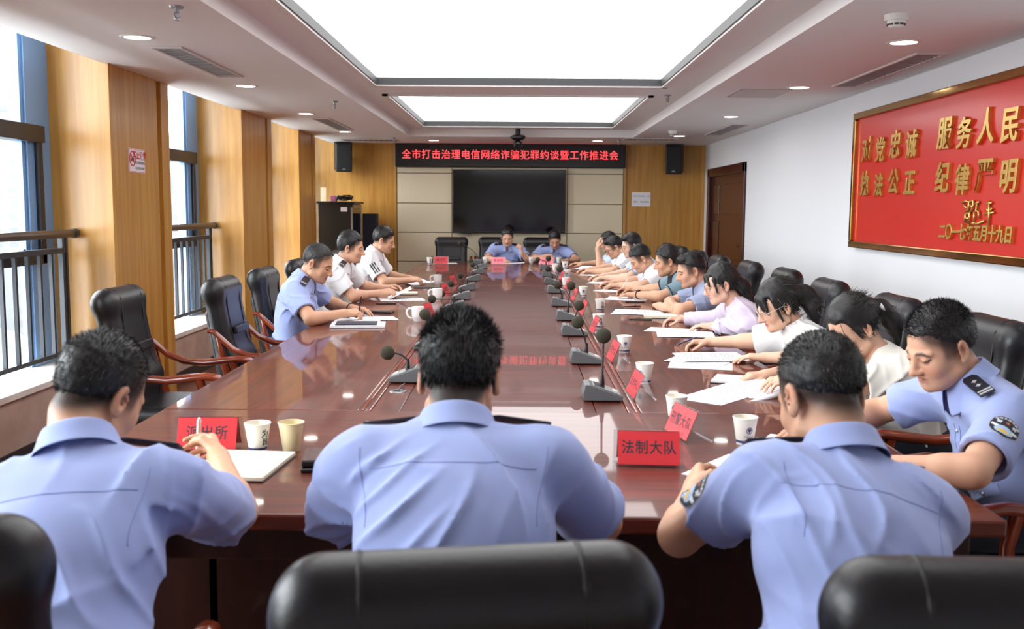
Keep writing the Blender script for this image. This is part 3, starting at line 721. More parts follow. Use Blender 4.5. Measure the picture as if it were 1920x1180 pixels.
# ================================================================== CHAIRS
def make_chair():
    t = thing('conference_chair', '-', 'chair')
    v = Vol((-.30, -.50, .36), (.30, .0, 1.16), .0065)
    lean = math.radians(10); ca, sa = math.cos(lean), math.sin(lean)
    R = [[1, 0, 0], [0, ca, sa], [0, -sa, ca]]
    up = np.array([0, -sa, ca]); fwd = np.array([0, ca, sa]); o = np.array([0, -.25, .45])
    P = lambda x, y, z: o + np.array([x, 0, 0]) + fwd * y + up * z
    v.rbox(P(0, -.012, .30), (.228, .054, .31), .05, R, 0)
    v.cap(P(-.178, -.012, .585), P(.178, -.012, .585), .062, .062, .05, flat=(up, 1.1))
    v.cap(P(-.16, .02, .16), P(.16, .02, .16), .05, .05, .07)
    V, F = v.mesh(); np_mesh('backrest', V, F, leather, t, smooth_iter=2)
    bt = bvh_of(V, F)
    for x in (-.135, .135):
        ring = []
        c = P(x, .0, .33)
        for k in range(60):
            a = 2 * math.pi * k / 60; d = fwd * math.cos(a) + up * math.sin(a)
            h = bt.ray_cast(Vector(c), Vector(d))
            if h[0]: ring.append(h[0])
        ring.append(ring[0]); MB().tube(ring, .0042, 6, caps=False).build('seam', leather_seam, t, smooth=180)
    v = Vol((-.30, -.55, .36), (.30, .0, 1.16), .0065)
    v.rbox(P(0, -.05, .23), (.205, .03, .25), .028, R, 0)
    V, F = v.mesh(); np_mesh('back_shell', V, F, leather, t, smooth_iter=2)
    st = MB()
    pr = [P(-.13, .056, .33), P(.13, .056, .33)]
    Mx = basis(P(0, .052, .33), (1, 0, 0), tuple(up)); st.box((-.13, -.022, -.02), (.13, .022, .006), Mx); st.build('back_strap', leather, t, bevel=.006)
    v = Vol((-.32, -.34, .34), (.32, .34, .56), .008)
    v.rbox((0, .0, .445), (.25, .25, .055), .045, None, 0); v.cap((-.2, .21, .445), (.2, .21, .445), .06, .06, .03)
    V, F = v.mesh(); np_mesh('seat', V, F, leather, t, smooth_iter=2)
    for s in (-1, 1):
        x = .285 * s
        pts = [(x, -.36, .80), (x, -.325, .795), (x, -.285, .755), (x, -.22, .695), (x, -.13, .658), (x, -.02, .65), (x, .09, .662), (x, .17, .672), (x, .235, .664), (x, .285, .63)]
        a = MB().tube(pts, [.018, .021, .023, .024, .025, .027, .028, .027, .025, .016], 10, flat=.75).build('armrest', wood_arm, t, smooth=60)
        lg = MB().tube([(x, .14, .655), (x, .165, .56), (x, .15, .38), (x, .17, .2), (x, .24, .03)], [.022, .021, .022, .024, .02], 10).build('leg', wood_arm, t, smooth=60)
        lg = MB().tube([(x, -.30, .77), (x, -.27, .6), (x, -.22, .42), (x, -.25, .2), (x, -.32, .03)], [.016, .02, .024, .024, .02], 10).build('leg', wood_arm, t, smooth=60)
        MB().tube([(x, -.36, .022), (x, .28, .022)], .02, 10).build('runner', wood_arm, t, smooth=60)
    MB().box((-.27, -.2, .36), (.27, -.14, .40)).box((-.27, .12, .36), (.27, .18, .40)).build('seat_rail', wood_arm, t, bevel=.004)
    return t
ch0 = make_chair()
CH = [  # x, y, facing degrees, label
    (-.895, 1.655, 2, 'black leather chair nearest the camera on the left, under the man writing'),
    (-.115, 1.54, 9, 'large black leather chair in the middle of the near row, facing away'),
    (.63, 1.52, -2, 'black leather chair at the right of the near row, behind the officer reading'),
    (-1.72, 5.10, -90, 'empty black chair with wooden arms at the window side, nearest the camera'),
    (-1.42, 5.88, -90, 'empty black chair with wooden arms, next to the writing blue-shirted officer'),
    (-1.42, 6.85, -90, 'black chair under the blue-shirted officer writing on the window side'),
    (-1.44, 8.02, -90, 'black chair under the officer in a white uniform shirt'),
    (-1.44, 9.58, -90, 'black chair under the man in a white sports polo'),
    (-.99, 14.05, 180, 'empty black chair at the far table end before the screen'),
    (-.36, 14.17, 180, 'black chair under the left officer at the far end'),
    (.30, 14.17, 180, 'black chair under the right officer at the far end'),
    (1.56, 3.02, 90, 'black chair under the officer with number 07794'),
    (1.55, 3.95, 90, 'black chair under the ponytailed woman half hidden by the near officer'),
    (1.53, 4.92, 90, 'black chair under the woman in the white ruffled blouse'),
    (1.55, 6.06, 90, 'black chair under the woman in the lavender cardigan'),
    (1.58, 7.16, 90, 'black chair under the man with folded arms'),
    (1.55, 8.16, 90, 'black chair under the man in the teal polo shirt'),
    (1.50, 9.20, 90, 'black chair under the man in white with cropped sides'),
    (1.50, 10.30, 90, 'black chair under the man in pale blue on the plaque side'),
    (1.50, 11.40, 90, 'black chair under the man in dark-rimmed glasses'),
    (1.50, 12.42, 90, 'black chair under the farthest man on the plaque side')]
for i, (x, y, r, lb) in enumerate(CH):
    if i == 0:
        ch0.location = (x, y, 0); ch0.rotation_euler = (0, 0, math.radians(r)); ch0['label'] = lb; ch0['group'] = 'black leather conference chairs'
    else: dup(ch0, (x, y, 0), math.radians(r), lb)

# ================================================================== THINGS ON THE TABLE
mic_grey = mat('microphone_grey', (92, 94, 96), 0.45); mic_top = mat('microphone_top', (150, 152, 152), 0.4); mic_dark = mat('microphone_dark', (34, 35, 37), 0.5)
foam = mat('foam_windscreen', (50, 47, 33), 0.95, bump=(400, .6, (1, 1, 1), 1))
def mic(x, y, face, ball, label):
    """face: +1 the sitter is at +x, -1 at -x, 0 towards +y (far end)"""
    rz = {1: 0, -1: math.pi, 0: math.pi / 2}[face]
    t = thing('table_microphone', label, 'microphone', (x - .012 * face, y, T + .0015), rz, 'desk microphones')
    # base wedge: high at -x, low at +x
    mb = MB(); prof = [(-.075, 0), (.075, 0), (.078, .018), (-.052, .064), (-.072, .064), (-.08, .026)]
    Mx = Matrix(((1, 0, 0, 0), (0, 0, -1, 0), (0, 1, 0, 0), (0, 0, 0, 1)))
    mb.prism(prof, -.064, .064, Mx); mb.build('base', mic_grey, t, bevel=.004)
    sl = basis((.013, 0, .0415), (.13, 0, -.046), (0, 1, 0))
    MB().box((-.056, -.054, .0), (.058, .054, .0025), sl).build('control_plate', mic_top, t, bevel=.002)
    MB().box((-.05, -.045, .002), (-.008, .045, .0035), sl).build('speaker_grille', mic_dark, t)
    MB().box((.03, -.02, .002), (.048, .02, .005), sl).build('talk_button', white_pl, t, bevel=.002)
    iv = (Matrix.Translation(t.location) @ Matrix.Rotation(rz, 4, 'Z')).inverted()
    b = iv @ Vector(ball); s = Vector((.0, .0, .044))
    pts = [s]
    hz = max(b.z, .06)
    for k in range(1, 9):
        q = k / 8
        w = q ** 2.2
        pts.append(Vector((s.x + (b.x - s.x) * w, s.y + (b.y - s.y) * w, s.z + (b.z - s.z) * (1 - (1 - q) ** (1.0 if b.z > .13 else 1.8)))))
    if b.z < .13:   # strongly bent neck: rises, then leans over
        pts = [s, s + Vector((0, 0, .03))] + [Vector((s.x + (b.x - s.x) * (1 - math.cos(u)), s.y + (b.y - s.y) * (1 - math.cos(u)), s.z + .03 + (b.z - s.z - .03) * math.sin(u))) for u in [k * math.pi / 16 for k in range(1, 9)]]
    MB().tube(pts, .0042, 8).build('gooseneck', mic_dark, t, smooth=180)
    MB().lathe([(.011, .04), (.009, .07), (.006, .095)], 12).build('socket', black_pl, t, smooth=60)
    e = (pts[-1] - pts[-2]).normalized()
    MB().ball(tuple(pts[-1] + e * .012), (.031, .031, .031), 18, 12).build('windscreen', foam, t, smooth=180)
MIC = [(.345, 3.87, 1, (.335, 3.87, 1.0), 'desk microphone nearest the camera on the plaque side, ball at mid height'), (.345, 4.8, 1, (.293, 4.78, .95), 'desk microphone second from the camera on the plaque side, bent towards the table middle'),
       (.345, 5.87, 1, (.355, 5.87, .925), 'desk microphone third from the camera on the plaque side'), (.345, 6.68, 1, (.35, 6.68, .98), 'desk microphone fourth from the camera on the plaque side, standing straight'),
       (.345, 7.65, 1, (.305, 7.62, .913), 'desk microphone fifth from the camera on the plaque side'), (.345, 8.84, 1, (.36, 8.84, .962), 'desk microphone sixth from the camera on the plaque side'),
       (.345, 9.9, 1, (.295, 9.9, .90), 'desk microphone seventh from the camera on the plaque side'), (.345, 11.0, 1, (.325, 11.0, .945), 'desk microphone eighth from the camera on the plaque side'),
       (.345, 12.25, 1, (.24, 12.25, .88), 'desk microphone farthest from the camera on the plaque side'),
       (-.495, 4.25, -1, (-.555, 4.22, .885), 'desk microphone at the window side partly hidden by the dark-haired head'), (-.495, 5.25, -1, (-.5, 5.25, .93), 'desk microphone behind the head of the middle officer, window side'),
       (-.495, 7.3, -1, (-.635, 7.3, .835), 'desk microphone with neck bent low by the second white mug'), (-.495, 8.15, -1, (-.63, 8.15, .805), 'desk microphone with neck bent low towards the white-shirted officer'),
       (-.495, 9.1, -1, (-.62, 9.12, .81), 'desk microphone bent low beside the folded red card, window side'), (-.495, 10.25, -1, (-.60, 10.25, .81), 'desk microphone fourth from the far end, window side'),
       (-.495, 11.4, -1, (-.53, 11.38, .86), 'desk microphone third from the far end, window side'), (-.495, 12.45, -1, (-.60, 12.45, .845), 'desk microphone at the far seam of the table, window side'),
       (-.56, 13.4, 0, (-.80, 13.45, 1.03), 'desk microphone with a tall arched neck before the empty far chair')]
for a in MIC: mic(*a)

# paper cups
cup_white = mat('cup_paper', (236, 234, 226), 0.5); cup_cream = mat('cup_cream', (222, 208, 168), 0.5); cup_blue = mat('cup_print_blue', (52, 60, 120), 0.5); cup_black = mat('cup_print_black', (30, 30, 34), 0.5); cup_grey = mat('cup_print_grey', (170, 172, 168), .5)
def cup_r(z): return .026 + (.039 - .026) * z / .088
def cup(x, y, rz, label, style, tea=True):
    t = thing('paper_cup', label, 'cup', (x, y, T + .0008), math.radians(rz), 'paper cups')
    body = cup_cream if style == 'cream' else cup_white
    MB().lathe([(.0255, 0), (.026, .001), (.039, .088), (.0385, .088), (.0258, .006), (0, .006)], 32, caps=False).lathe([(.038, .0865), (.0405, .087), (.041, .089), (.0395, .0905), (.038, .089)], 32, caps=False).build('body', body, t, smooth=50)
    if tea: MB().lathe([(0, .068), (.0358, .068)], 28, caps=False).build('tea', mat('tea', (196, 176, 110), .1), t)
    def wrap(v, off=.0006):   # flat print wrapped round the cup, facing -y
        out = []
        for px, pz, *_ in v:
            r = cup_r(pz) + off; a = -math.pi / 2 + px / r; out.append((r * math.cos(a), r * math.sin(a), pz))
        return out
    mb = MB()
    if style != 'cream':
        bd = MB(); bd.lathe([(cup_r(.008) + .0005, .008), (cup_r(.016) + .0005, .016)], 32, caps=False); bd.build('band', cup_blue, t, smooth=60)
    if style == 'emblem':
        f = MB()
        n = 20; o = [(.0105 * math.cos(k * 2 * math.pi / n), .05 + .0115 * math.sin(k * 2 * math.pi / n)) for k in range(n)]; i_ = [(p[0] * .78, .05 + (p[1] - .05) * .78) for p in o]
        f.add(wrap(o + i_), [(k, (k + 1) % n, n + (k + 1) % n, n + k) for k in range(n)])
        sh = [(-.006, .056), (.006, .056), (.006, .05), (0, .0425), (-.006, .05)]; f.add(wrap(sh), [(0, 4, 3, 2, 1)[::-1]])
        v, q = text_mesh('人民公安', .0085, spacing=1.1, res=2); f.add(wrap([(p[0], p[1] + .030) for p in v]), q)
        f.build('print', cup_blue, t)
    elif style == 'motto':
        f = MB(); v, q = text_mesh('为', .026, offset=.0008, res=2); f.add(wrap([(p[0], p[1] + .058) for p in v]), q); v, q = text_mesh('民', .024, offset=.0008, res=2); f.add(wrap([(p[0] + .004, p[1] + .033) for p in v]), q)
        f.build('print', cup_black, t)
    elif style == 'cream':
        f = MB()
        for k in range(4):
            f.add(wrap([(-.002 + k * .003, .02), (-.0012 + k * .003, .02), (-.0012 + k * .003, .06), (-.002 + k * .003, .06)]), [(0, 1, 2, 3)])
        f.build('print', mat('cup_print_brown', (186, 168, 118), .5), t)
CUPS = [(-.80, 2.97, 55, 'white paper cup with a blue band beside the left red name plate', 'motto'), (-.70, 2.985, 40, 'cream paper cup standing right of the white one near the camera', 'cream'),
        (.73, 3.12, 12, 'paper cup with a blue police emblem beside the front officer', 'emblem'), (.565, 3.47, -20, 'paper cup half hidden behind the tilted red name card', 'emblem'),
        (.545, 4.22, -40, 'paper cup behind the second red name card of the plaque side', 'emblem'), (.555, 5.14, 5, 'paper cup with blue emblem behind the red card, across from the blouse woman', 'emblem'),
        (.505, 6.2, 15, 'paper cup with a black character half hidden by a red card', 'motto'), (.60, 7.25, 25, 'paper cup with a black character beside the folded-arm man', 'motto'),
        (.55, 8.43, 0, 'paper cup with emblem standing clear opposite the teal polo', 'emblem'), (.45, 9.5, 20, 'paper cup in front of another behind the plates, plaque side', 'emblem'),
        (.52, 10.7, -10, 'paper cup opposite the man in pale blue', 'emblem'), (.43, 11.75, 10, 'paper cup near the far microphones on the plaque side', 'emblem'),
        (.575, 12.4, 0, 'paper cup at the far right corner of the table seam', 'emblem'), (.54, 13.45, 20, 'paper cup by the wrist of the right far officer', 'motto'),
        (.165, 13.45, 0, 'paper cup between the two far officers', 'emblem'), (-.46, 13.36, -15, 'paper cup left of the middle far name plate', 'emblem'),
        (-1.2, 13.2, 20, 'paper cup with print left of the far left name plate', 'motto'), (.02, 2.85, 0, 'paper cup hidden behind the middle officer, only its rim showing', 'emblem')]
for a in CUPS: cup(*a)
# white lidded mugs
china = mat('white_china', (240, 240, 238), 0.15, coat=.4)
def mug(x, y, rz, label):
    t = thing('white_mug', label, 'mug', (x, y, T + .0005), math.radians(rz), 'white china mugs')
    MB().lathe([(.028, 0), (.030, .003), (.029, .008), (.038, .016), (.041, .045), (.042, .098), (.0395, .098), (.038, .04), (.03, .012), (0, .01)], 32, caps=False).lathe([(0, .0), (.028, 0)], 24, caps=False).build('body', china, t, smooth=60)
    MB().tube([(-.040, 0, .082), (-.058, 0, .088), (-.072, 0, .075), (-.074, 0, .056), (-.066, 0, .036), (-.052, 0, .022), (-.040, 0, .022)], [.006, .0055, .005, .005, .005, .0055, .006], 10, flat=1.3).build('handle', china, t, smooth=180)
    MB().lathe([(0, .08), (.039, .08)], 24, caps=False).build('tea', mat('tea', (196, 176, 110), .1), t)
mug(-.67, 6.5, 10, 'white china mug nearest the camera, handle towards the writing officer'); mug(-.665, 8.0, 5, 'white china mug beside the low-bent microphones'); mug(-.80, 9.66, 10, 'white china mug near the man in the sports polo')

# name plates: clear tent with red cards and black writing
def plate(x, y, rz, text, label, w=.205, h=.10, faint=False, card=None, both=True):
    t = thing('name_plate', label, 'name plate', (x, y, T + .002), math.radians(rz), 'red name plates')
    dp = .042; th = math.atan2(dp, h)
    L_ = math.hypot(h, dp)
    for s in (-1, 1):
        Mx = basis((0, s * dp, 0), (-s, 0, 0), (0, -s * dp, h))
        # local x right (as read), y up the face, z outward
        MB().box((-w / 2, 0, -.0012), (w / 2, L_, .0012), Mx).box((-w / 2, -.0, .0012), (w / 2, .003, .006), Mx).build('acrylic_panel', acrylic, t)
        if s > 0 and not both: continue
        MB().box((-w / 2 + .012, .006, .0018), (w / 2 - .012, L_ - .004, .0026), Mx).build('card', card or red_card, t)
        if text:
            v, f = text_mesh(text, .043 if len(text) > 3 else .046, offset=.0006, spacing=1.1, res=2)
            MB().add([(p[0] * .9, p[1] + L_ * .5, p[2] + .0030) for p in v], f, Mx).build('lettering', mat('glare_washed_ink', (170, 40, 60), .8) if faint else ink, t)  # faint writing: glare over the card painted into the ink colour
    for s in (-1, 1): MB().box((s * w / 2 - .002, -dp, 0), (s * w / 2 + .002, -dp + .004, .004)).build('edge', acrylic, t)
pink = mat('glare_washed_red_card', (236, 120, 132), .3)  # red card made paler, the glare on the far plates put into its colour
plate(.385, 2.86, -3, '法制大队', 'red name plate facing the camera between the middle and right near officers')
plate(.56, 3.22, -76, '刑警大队', 'red name plate turned sideways just behind the front-facing one', both=False)
plate(.49, 3.92, -86, '反诈中心', 'red name plate turned sideways beside the nearest plaque-side microphone', both=False); plate(.49, 4.85, -86, '网安大队', 'red name plate turned sideways, second along the plaque side', both=False)
plate(.48, 5.95, -86, '治安大队', 'red name plate turned sideways before the half hidden cup', both=False); plate(.48, 7.0, -86, '国保大队', 'red name plate turned sideways, fourth along the plaque side', both=False)
plate(.475, 8.05, -86, '指挥中心', 'thin red name plate turned sideways, fifth along the plaque side', both=False); plate(.47, 9.2, -86, '办公室', 'name plate turned sideways, sixth along the plaque side', both=False); plate(.47, 10.4, -86, '政工室', 'name plate turned sideways, farthest along the plaque side', both=False)
plate(-.96, 3.0, 3, '派出所', 'red name plate in front of the writing man at near left')
plate(-.635, 6.72, 80, '副局长', 'red name plate turned sideways beside the nearest white mug', both=False); plate(-.66, 9.55, 80, '局领导', 'red name plate tented beside the low microphone, window side', both=False); plate(-.65, 8.45, 80, '副政委', 'red name plate turned sideways behind the second white mug', both=False)
plate(-1.05, 13.25, 2, '威戎所', 'red name plate before the empty far chair'); plate(-.28, 13.22, 0, '李店所', 'red name plate before the left far officer, glare painted into its card', faint=True, card=pink); plate(.36, 13.2, 0, '南湖所', 'red name plate before the right far officer, glare painted into its card', faint=True, card=pink)

# documents
def doc(name, label, cat, x, y, w, l, rz, m=paper, th=.0015, z=0.0, lines=0, red=False, curl=0.0, tilt=0.0, group='papers on the table', nsheet=1):
    """a sheet or pad: local x width, local y length; print runs along x"""
    n = 14; V = []; F = []
    def zf(u, v_): return curl * (max(0, u - .35) / .65) ** 2 + .25 * curl * math.sin(v_ * 3.1)
    for side in (0, 1):
        for i in range(n + 1):
            for j in range(n + 1):
                u = i / n; q = j / n; V.append(((u - .5) * w, (q - .5) * l, zf(u, q) + th * side))
    N = (n + 1) ** 2
    for i in range(n):
        for j in range(n):
            a = i * (n + 1) + j; F.append((a, a + 1, a + n + 2, a + n + 1)); a += N; F.append((a, a + n + 1, a + n + 2, a + 1))
    rim = [i * (n + 1) for i in range(n + 1)] + [n * (n + 1) + j for j in range(1, n + 1)] + [i * (n + 1) + n for i in range(n - 1, -1, -1)] + [j for j in range(n - 1, 0, -1)]
    for k in range(len(rim)):
        a, b_ = rim[k], rim[(k + 1) % len(rim)]; F.append((a, b_, b_ + N, a + N))
    t = thing(name, label, cat, (x, y, T + .0006 + z), math.radians(rz), group)
    if tilt: t.rotation_euler = (math.radians(tilt), 0, math.radians(rz))
    MB().add(V, F).build('sheet' if th < .004 else 'pages', m, t, smooth=30)
    if lines:
        mb = MB(); 
        for k in range(lines):
            yy_ = l * (.40 - .8 * k / lines); k0 = -.40; k1 = .40 if random.random() < .8 else random.random() * .6 - .2
            pts = []
            for i in range(13):
                u = .5 + k0 + (k1 - k0) * i / 12; pts.append((u, yy_))
            vv = []; 
            for u, q in pts:
                for s in (-.5, .5): vv.append(((u - .5) * w, q + s * l * .012, zf(u, q / l + .5) + th + .0005))
            mb.add(vv, [(2 * i, 2 * i + 2, 2 * i + 3, 2 * i + 1) for i in range(12) if random.random() < .85])
        if mb.f: mb.build('print', ink_grey, t)
    if red:
        mb = MB(); v, f = text_mesh('会议材料', w * .16, res=1); mb.add([(p[0], p[1] + l * .3, th + .0006) for p in v], f); mb.build('red_heading', red_ink, t)
    return t
def pad(label, x, y, w, l, rz, th, cover, pages=True, z=0, name='notebook', cat='notebook'):
    t = thing(name, label, cat, (x, y, T + .0006 + z), math.radians(rz))
    MB().box((-w / 2, -l / 2, 0), (w / 2, l / 2, .003)).build('cover', cover, t, bevel=.001)
    MB().box((-w / 2 + .004, -l / 2 + .004, .003), (w / 2 - .004, l / 2 - .004, th)).build('pages', mat('cream_pages', (236, 230, 208), .7) if pages is True else pages, t, bevel=.0015)
    return t
def phone(label, x, y, rz, z=0, w=.074, l=.158, th=.009):
    t = thing('smartphone', label, 'phone', (x, y, T + .0006 + z), math.radians(rz))
    MB().box((-w / 2, -l / 2, 0), (w / 2, l / 2, th)).build('case', black_pl, t, bevel=.004)
    MB().box((-w / 2 + .004, -l / 2 + .004, th - .0003), (w / 2 - .004, l / 2 - .004, th + .0005)).build('screen', black_gloss, t)
def pen(name, label, a, b, m, r=.0045):
    a = Vector(a); b = Vector(b); t = thing(name, label, 'pen', tuple(a))
    d = b - a
    MB().tube([Vector((0, 0, 0)), d * .09], [.0008, r], 10).build('tip', grey_metal, t, smooth=60)
    MB().tube([d * .09, d * .95], r, 10).build('barrel', m, t, smooth=60)
    MB().tube([d * .95, d], [r * .8, r * .6], 10).build('cap_end', m, t, smooth=60)
    return t
# near left: notebook, wallet and phone
t = pad('open cream notebook under the hand of the writing man at near left', -.80, 2.78, .24, .30, -5, .014, black_pl)
mb = MB()
for k in range(9): mb.box((-.105, .10 - k * .026, .0141), (.105, .1007 - k * .026, .0144))
mb.build('ruling', ink_grey, t)
t = thing('phone', 'black phone lying under the brown patterned wallet', 'phone', (-.575, 2.80, T + .0006), math.radians(8)); MB().box((-.05, -.075, 0), (.05, .075, .012)).build('case', black_pl, t, bevel=.004)
MB().box((-.045, -.07, .0118), (.045, .07, .0125)).build('screen', black_gloss, t)
t = thing('wallet', 'brown speckled wallet with black binding on top of a phone', 'wallet', (-.578, 2.82, T + .0136), math.radians(8))
MB().box((-.048, -.078, 0), (.048, .078, .018)).build('binding', black_pl, t, bevel=.005)
MB().box((-.047, -.074, .017), (.028, .074, .0195)).build('cover', mat('speckled_brown', (96, 60, 52), .5, var=(240, (40, 26, 26), (1, 1, 1), .42, .58)), t, bevel=.001)
# grommets
for x, y, lb in ((-.495, 4.0, 'round metal cable grommet on the window-side microphone strip'), (.045, 3.42, 'round metal cable grommet in the near table end')):
    t = thing('cable_grommet', lb, 'grommet', (x, y, T - .003 if x < 0 else T + .0004), 0)
    MB().lathe([(.022, .0), (.022, .003), (.034, .003), (.036, 0)], 28, caps=False).build('ring', grey_metal, t, smooth=50); MB().lathe([(0, .001), (.022, .001)], 24, caps=False).build('hole', black_pl, t)
    if x < 0: MB().tube([(0, 0, 0), (.01, .01, .02), (.02, .06, .022), (.01, .12, .01)], .003, 6).build('cable', mat('cable_grey', (90, 90, 92), .5), t, smooth=180)
# window side papers
doc('paper_sheet', 'large white sheet under the writing officer, its corner pointing at the camera', 'paper', -1.06, 6.42, .30, .42, 8, lines=14)
doc('paper_sheet', 'white sheet fanned to the right beneath the writing hand', 'paper', -.98, 6.62, .22, .30, -72, z=.002, lines=12)
doc('paper_pad', 'thick white pad under the dark blue folder', 'paper', -1.02, 6.22, .24, .34, -84, th=.012, z=.002)
t = thing('folder', 'dark blue flat folder on the white pad by the writing officer', 'folder', (-1.03, 6.22, T + .0154), math.radians(-84)); MB().box((-.09, -.13, 0), (.09, .13, .006)).build('cover', mat('folder_blue', (38, 46, 66), .45), t, bevel=.002)
MB().box((.088, -.12, .001), (.092, .12, .005)).build('spine', black_pl, t)
t = thing('pen_case', 'long black case beyond the writing hand', 'case', (-1.0, 7.02, T + .0006), math.radians(80)); MB().box((-.045, -.10, 0), (.045, .10, .012)).build('shell', black_pl, t, bevel=.004); MB().box((-.044, -.099, .0058), (.046, .101, .0066)).build('seam', grey_metal, t)
pen('ballpoint_pen', 'black pen upright in the hand of the officer writing on the window side', (-1.085, 6.62, .772), (-1.06, 6.60, .915), black_pl)
doc('paper_sheet', 'white printed sheet flat before the white-uniform officer', 'paper', -.96, 8.05, .24, .36, -78, lines=12)
t = pad('cream notebook behind the held paper of the white-uniform officer', -.99, 8.55, .16, .22, -85, .018, black_pl); phone('black phone at the elbow of the white-uniform officer', -1.04, 7.68, -82)
doc('paper_sheet', 'white sheets before the man in the sports polo', 'paper', -1.0, 9.95, .22, .40, -60, lines=8); doc('paper_sheet', 'folded paper before the sports polo man', 'paper', -1.02, 9.62, .16, .22, 30, z=.002, curl=.04)
pad('thin black folder between the mug and the sports polo man', -.88, 9.28, .16, .24, -82, .008, black_pl, pages=black_pl, name='folder', cat='folder')
# plaque side papers
doc('paper_sheet', 'white sheet with a red heading beside the front emblem cup', 'paper', .93, 3.10, .21, .297, 62, red=True, lines=0)
doc('paper_sheet', 'white sheet with a red heading under the hand of the near right officer', 'paper', .64, 2.80, .21, .297, -38, red=True, lines=6)
doc('paper_sheet', 'small white slip leaning by the front emblem cup', 'paper', .80, 3.02, .10, .14, 20, z=.002)
doc('paper_sheet', 'white sheet with a red heading lying under the held booklet', 'paper', .80, 3.93, .21, .30, -40, red=True)
pad('black-edged notebook with white pages behind the held booklet', .98, 4.28, .18, .25, 70, .014, black_pl, pages=paper)
doc('paper_sheet', 'lowest white sheet of the fan before the blouse woman', 'paper', .88, 4.72, .21, .30, 78); doc('paper_sheet', 'middle sheet of the fan before the blouse woman', 'paper', .90, 4.86, .21, .30, 62, z=.003, curl=.002)
doc('paper_sheet', 'top printed sheet of the fan before the blouse woman', 'paper', .97, 4.92, .24, .34, 96, z=.010, lines=16, curl=.006)
doc('paper_sheet', 'top white sheet before the lavender cardigan woman', 'paper', 1.0, 5.88, .24, .34, 84, z=.002, curl=.006); doc('paper_sheet', 'lower sheet sticking out before the lavender cardigan woman', 'paper', .95, 6.12, .21, .30, 70)
doc('paper_sheet', 'white sheets before the man with folded arms', 'paper', .86, 7.12, .24, .36, 76, curl=.01, lines=6); pad('cream notebook at the elbow of the folded-arm man', .99, 6.86, .17, .24, 84, .02, black_pl); phone('black phone under the cream notebook edge, plaque side', .83, 6.70, 84)
pen('ballpoint_pen', 'black pen lying beyond the folded-arm man papers', (.78, 7.5, .768), (.94, 7.58, .768), black_pl)
doc('paper_sheet', 'white sheets before the teal polo man', 'paper', .90, 8.22, .24, .36, 70, lines=10, curl=.006); phone('black phone beside the teal polo man papers', .94, 7.98, 86)
doc('paper_sheet', 'white sheet before the cropped-hair man in white', 'paper', .86, 9.05, .21, .30, 60, lines=6); phone('black phone beside the papers of the cropped-hair man', .88, 9.7, 80)
doc('paper_sheet', 'white sheets before the man in pale blue', 'paper', .88, 10.05, .24, .34, 70, lines=8); doc('paper_sheet', 'white sheet before the man in dark-rimmed glasses', 'paper', .84, 11.2, .21, .30, 60)
doc('paper_sheet', 'crumpled white sheet at the far right end', 'paper', .80, 12.3, .21, .30, 40, curl=.03); phone('black phone before the farthest plaque-side man', .84, 12.02, 76)
doc('paper_sheet', 'white sheets under the left far officer', 'paper', -.08, 13.55, .30, .21, 4, lines=6, curl=.01); doc('paper_sheet', 'white sheet under the right far officer', 'paper', .42, 13.58, .30, .21, -4); doc('paper_sheet', 'small slip behind the far left name plate', 'paper', -.94, 13.42, .18, .2, 10)
# ================================================================== PEOPLE
skin_m = mat('skin', (200, 150, 120), 0.5, spec=0.4, attr='skin', bump=(220, .08, (1, 1, 1), 3))
hair_m = mat('black_hair', (20, 18, 18), 0.45, spec=0.45, bump=(160, .25, (1, 1, .25), 4))
hair_g = mat('greying_hair', (34, 32, 32), 0.5, spec=0.4, bump=(160, .5, (1, 1, .25), 4), var=(320, (84, 82, 82), (1, 1, 1), .5, .75))
def cloth(name, col, rough=.85, w=.10): return mat(name, col, rough, sheen=.25, spec=.25, bump=(420, w, (1, 1, 1), 2))
police_blue = cloth('police_blue_cotton', (152, 166, 214)); white_cot = cloth('white_cotton', (226, 226, 229)); teal_cot = cloth('teal_pique', (112, 138, 148))
seam_blue = cloth('police_blue_seam', (128, 142, 194)); greyblue = cloth('grey_blue_linen', (146, 155, 184)); paleblue = cloth('pale_blue_cotton', (186, 206, 238)); lav = cloth('lavender_knit', (200, 188, 208))
tee_blue = cloth('sky_blue_tee', (158, 196, 240)); ivory = cloth('ivory_blouse', (226, 222, 212)); white_bl = cloth('white_blouse', (228, 227, 226)); trouser_m = cloth('navy_trousers', (26, 28, 40)); shoe_m = mat('black_shoe', (16, 15, 15), .3)
navy_cot = cloth('navy_trim', (34, 38, 54)); board_m = mat('shoulder_board', (18, 20, 34), .45); silver = mat('silver_thread', (214, 216, 222), .35, metal=.5); patch_navy = mat('patch_navy', (30, 34, 52), .7); patch_grey = mat('patch_rim', (170, 176, 190), .6)
patch_gold = mat('patch_gold', (238, 190, 60), .5); patch_orange = mat('patch_orange', (210, 112, 48), .5); patch_sky = mat('patch_sky', (176, 204, 232), .6); patch_white = mat('patch_white', (238, 240, 244), .6)
lens_m = glassmat('spectacle_lens', (.97, .97, .97), .04); frame_gold = mat('spectacle_wire', (170, 140, 110), .3, metal=.8); frame_clear = mat('spectacle_pale', (214, 196, 190), .3); frame_black = mat('spectacle_black', (20, 20, 22), .3)

def nrm(v): v = np.array(v, float); return v / (np.linalg.norm(v) + 1e-12)
def sstep(a, b, x): t = np.clip((x - a) / (b - a), 0, 1); return t * t * (3 - 2 * t)
UP = np.array([0., 0., 1.])
def rotm(axis, ang):
    return np.array(Matrix.Rotation(ang, 3, Vector(axis)))

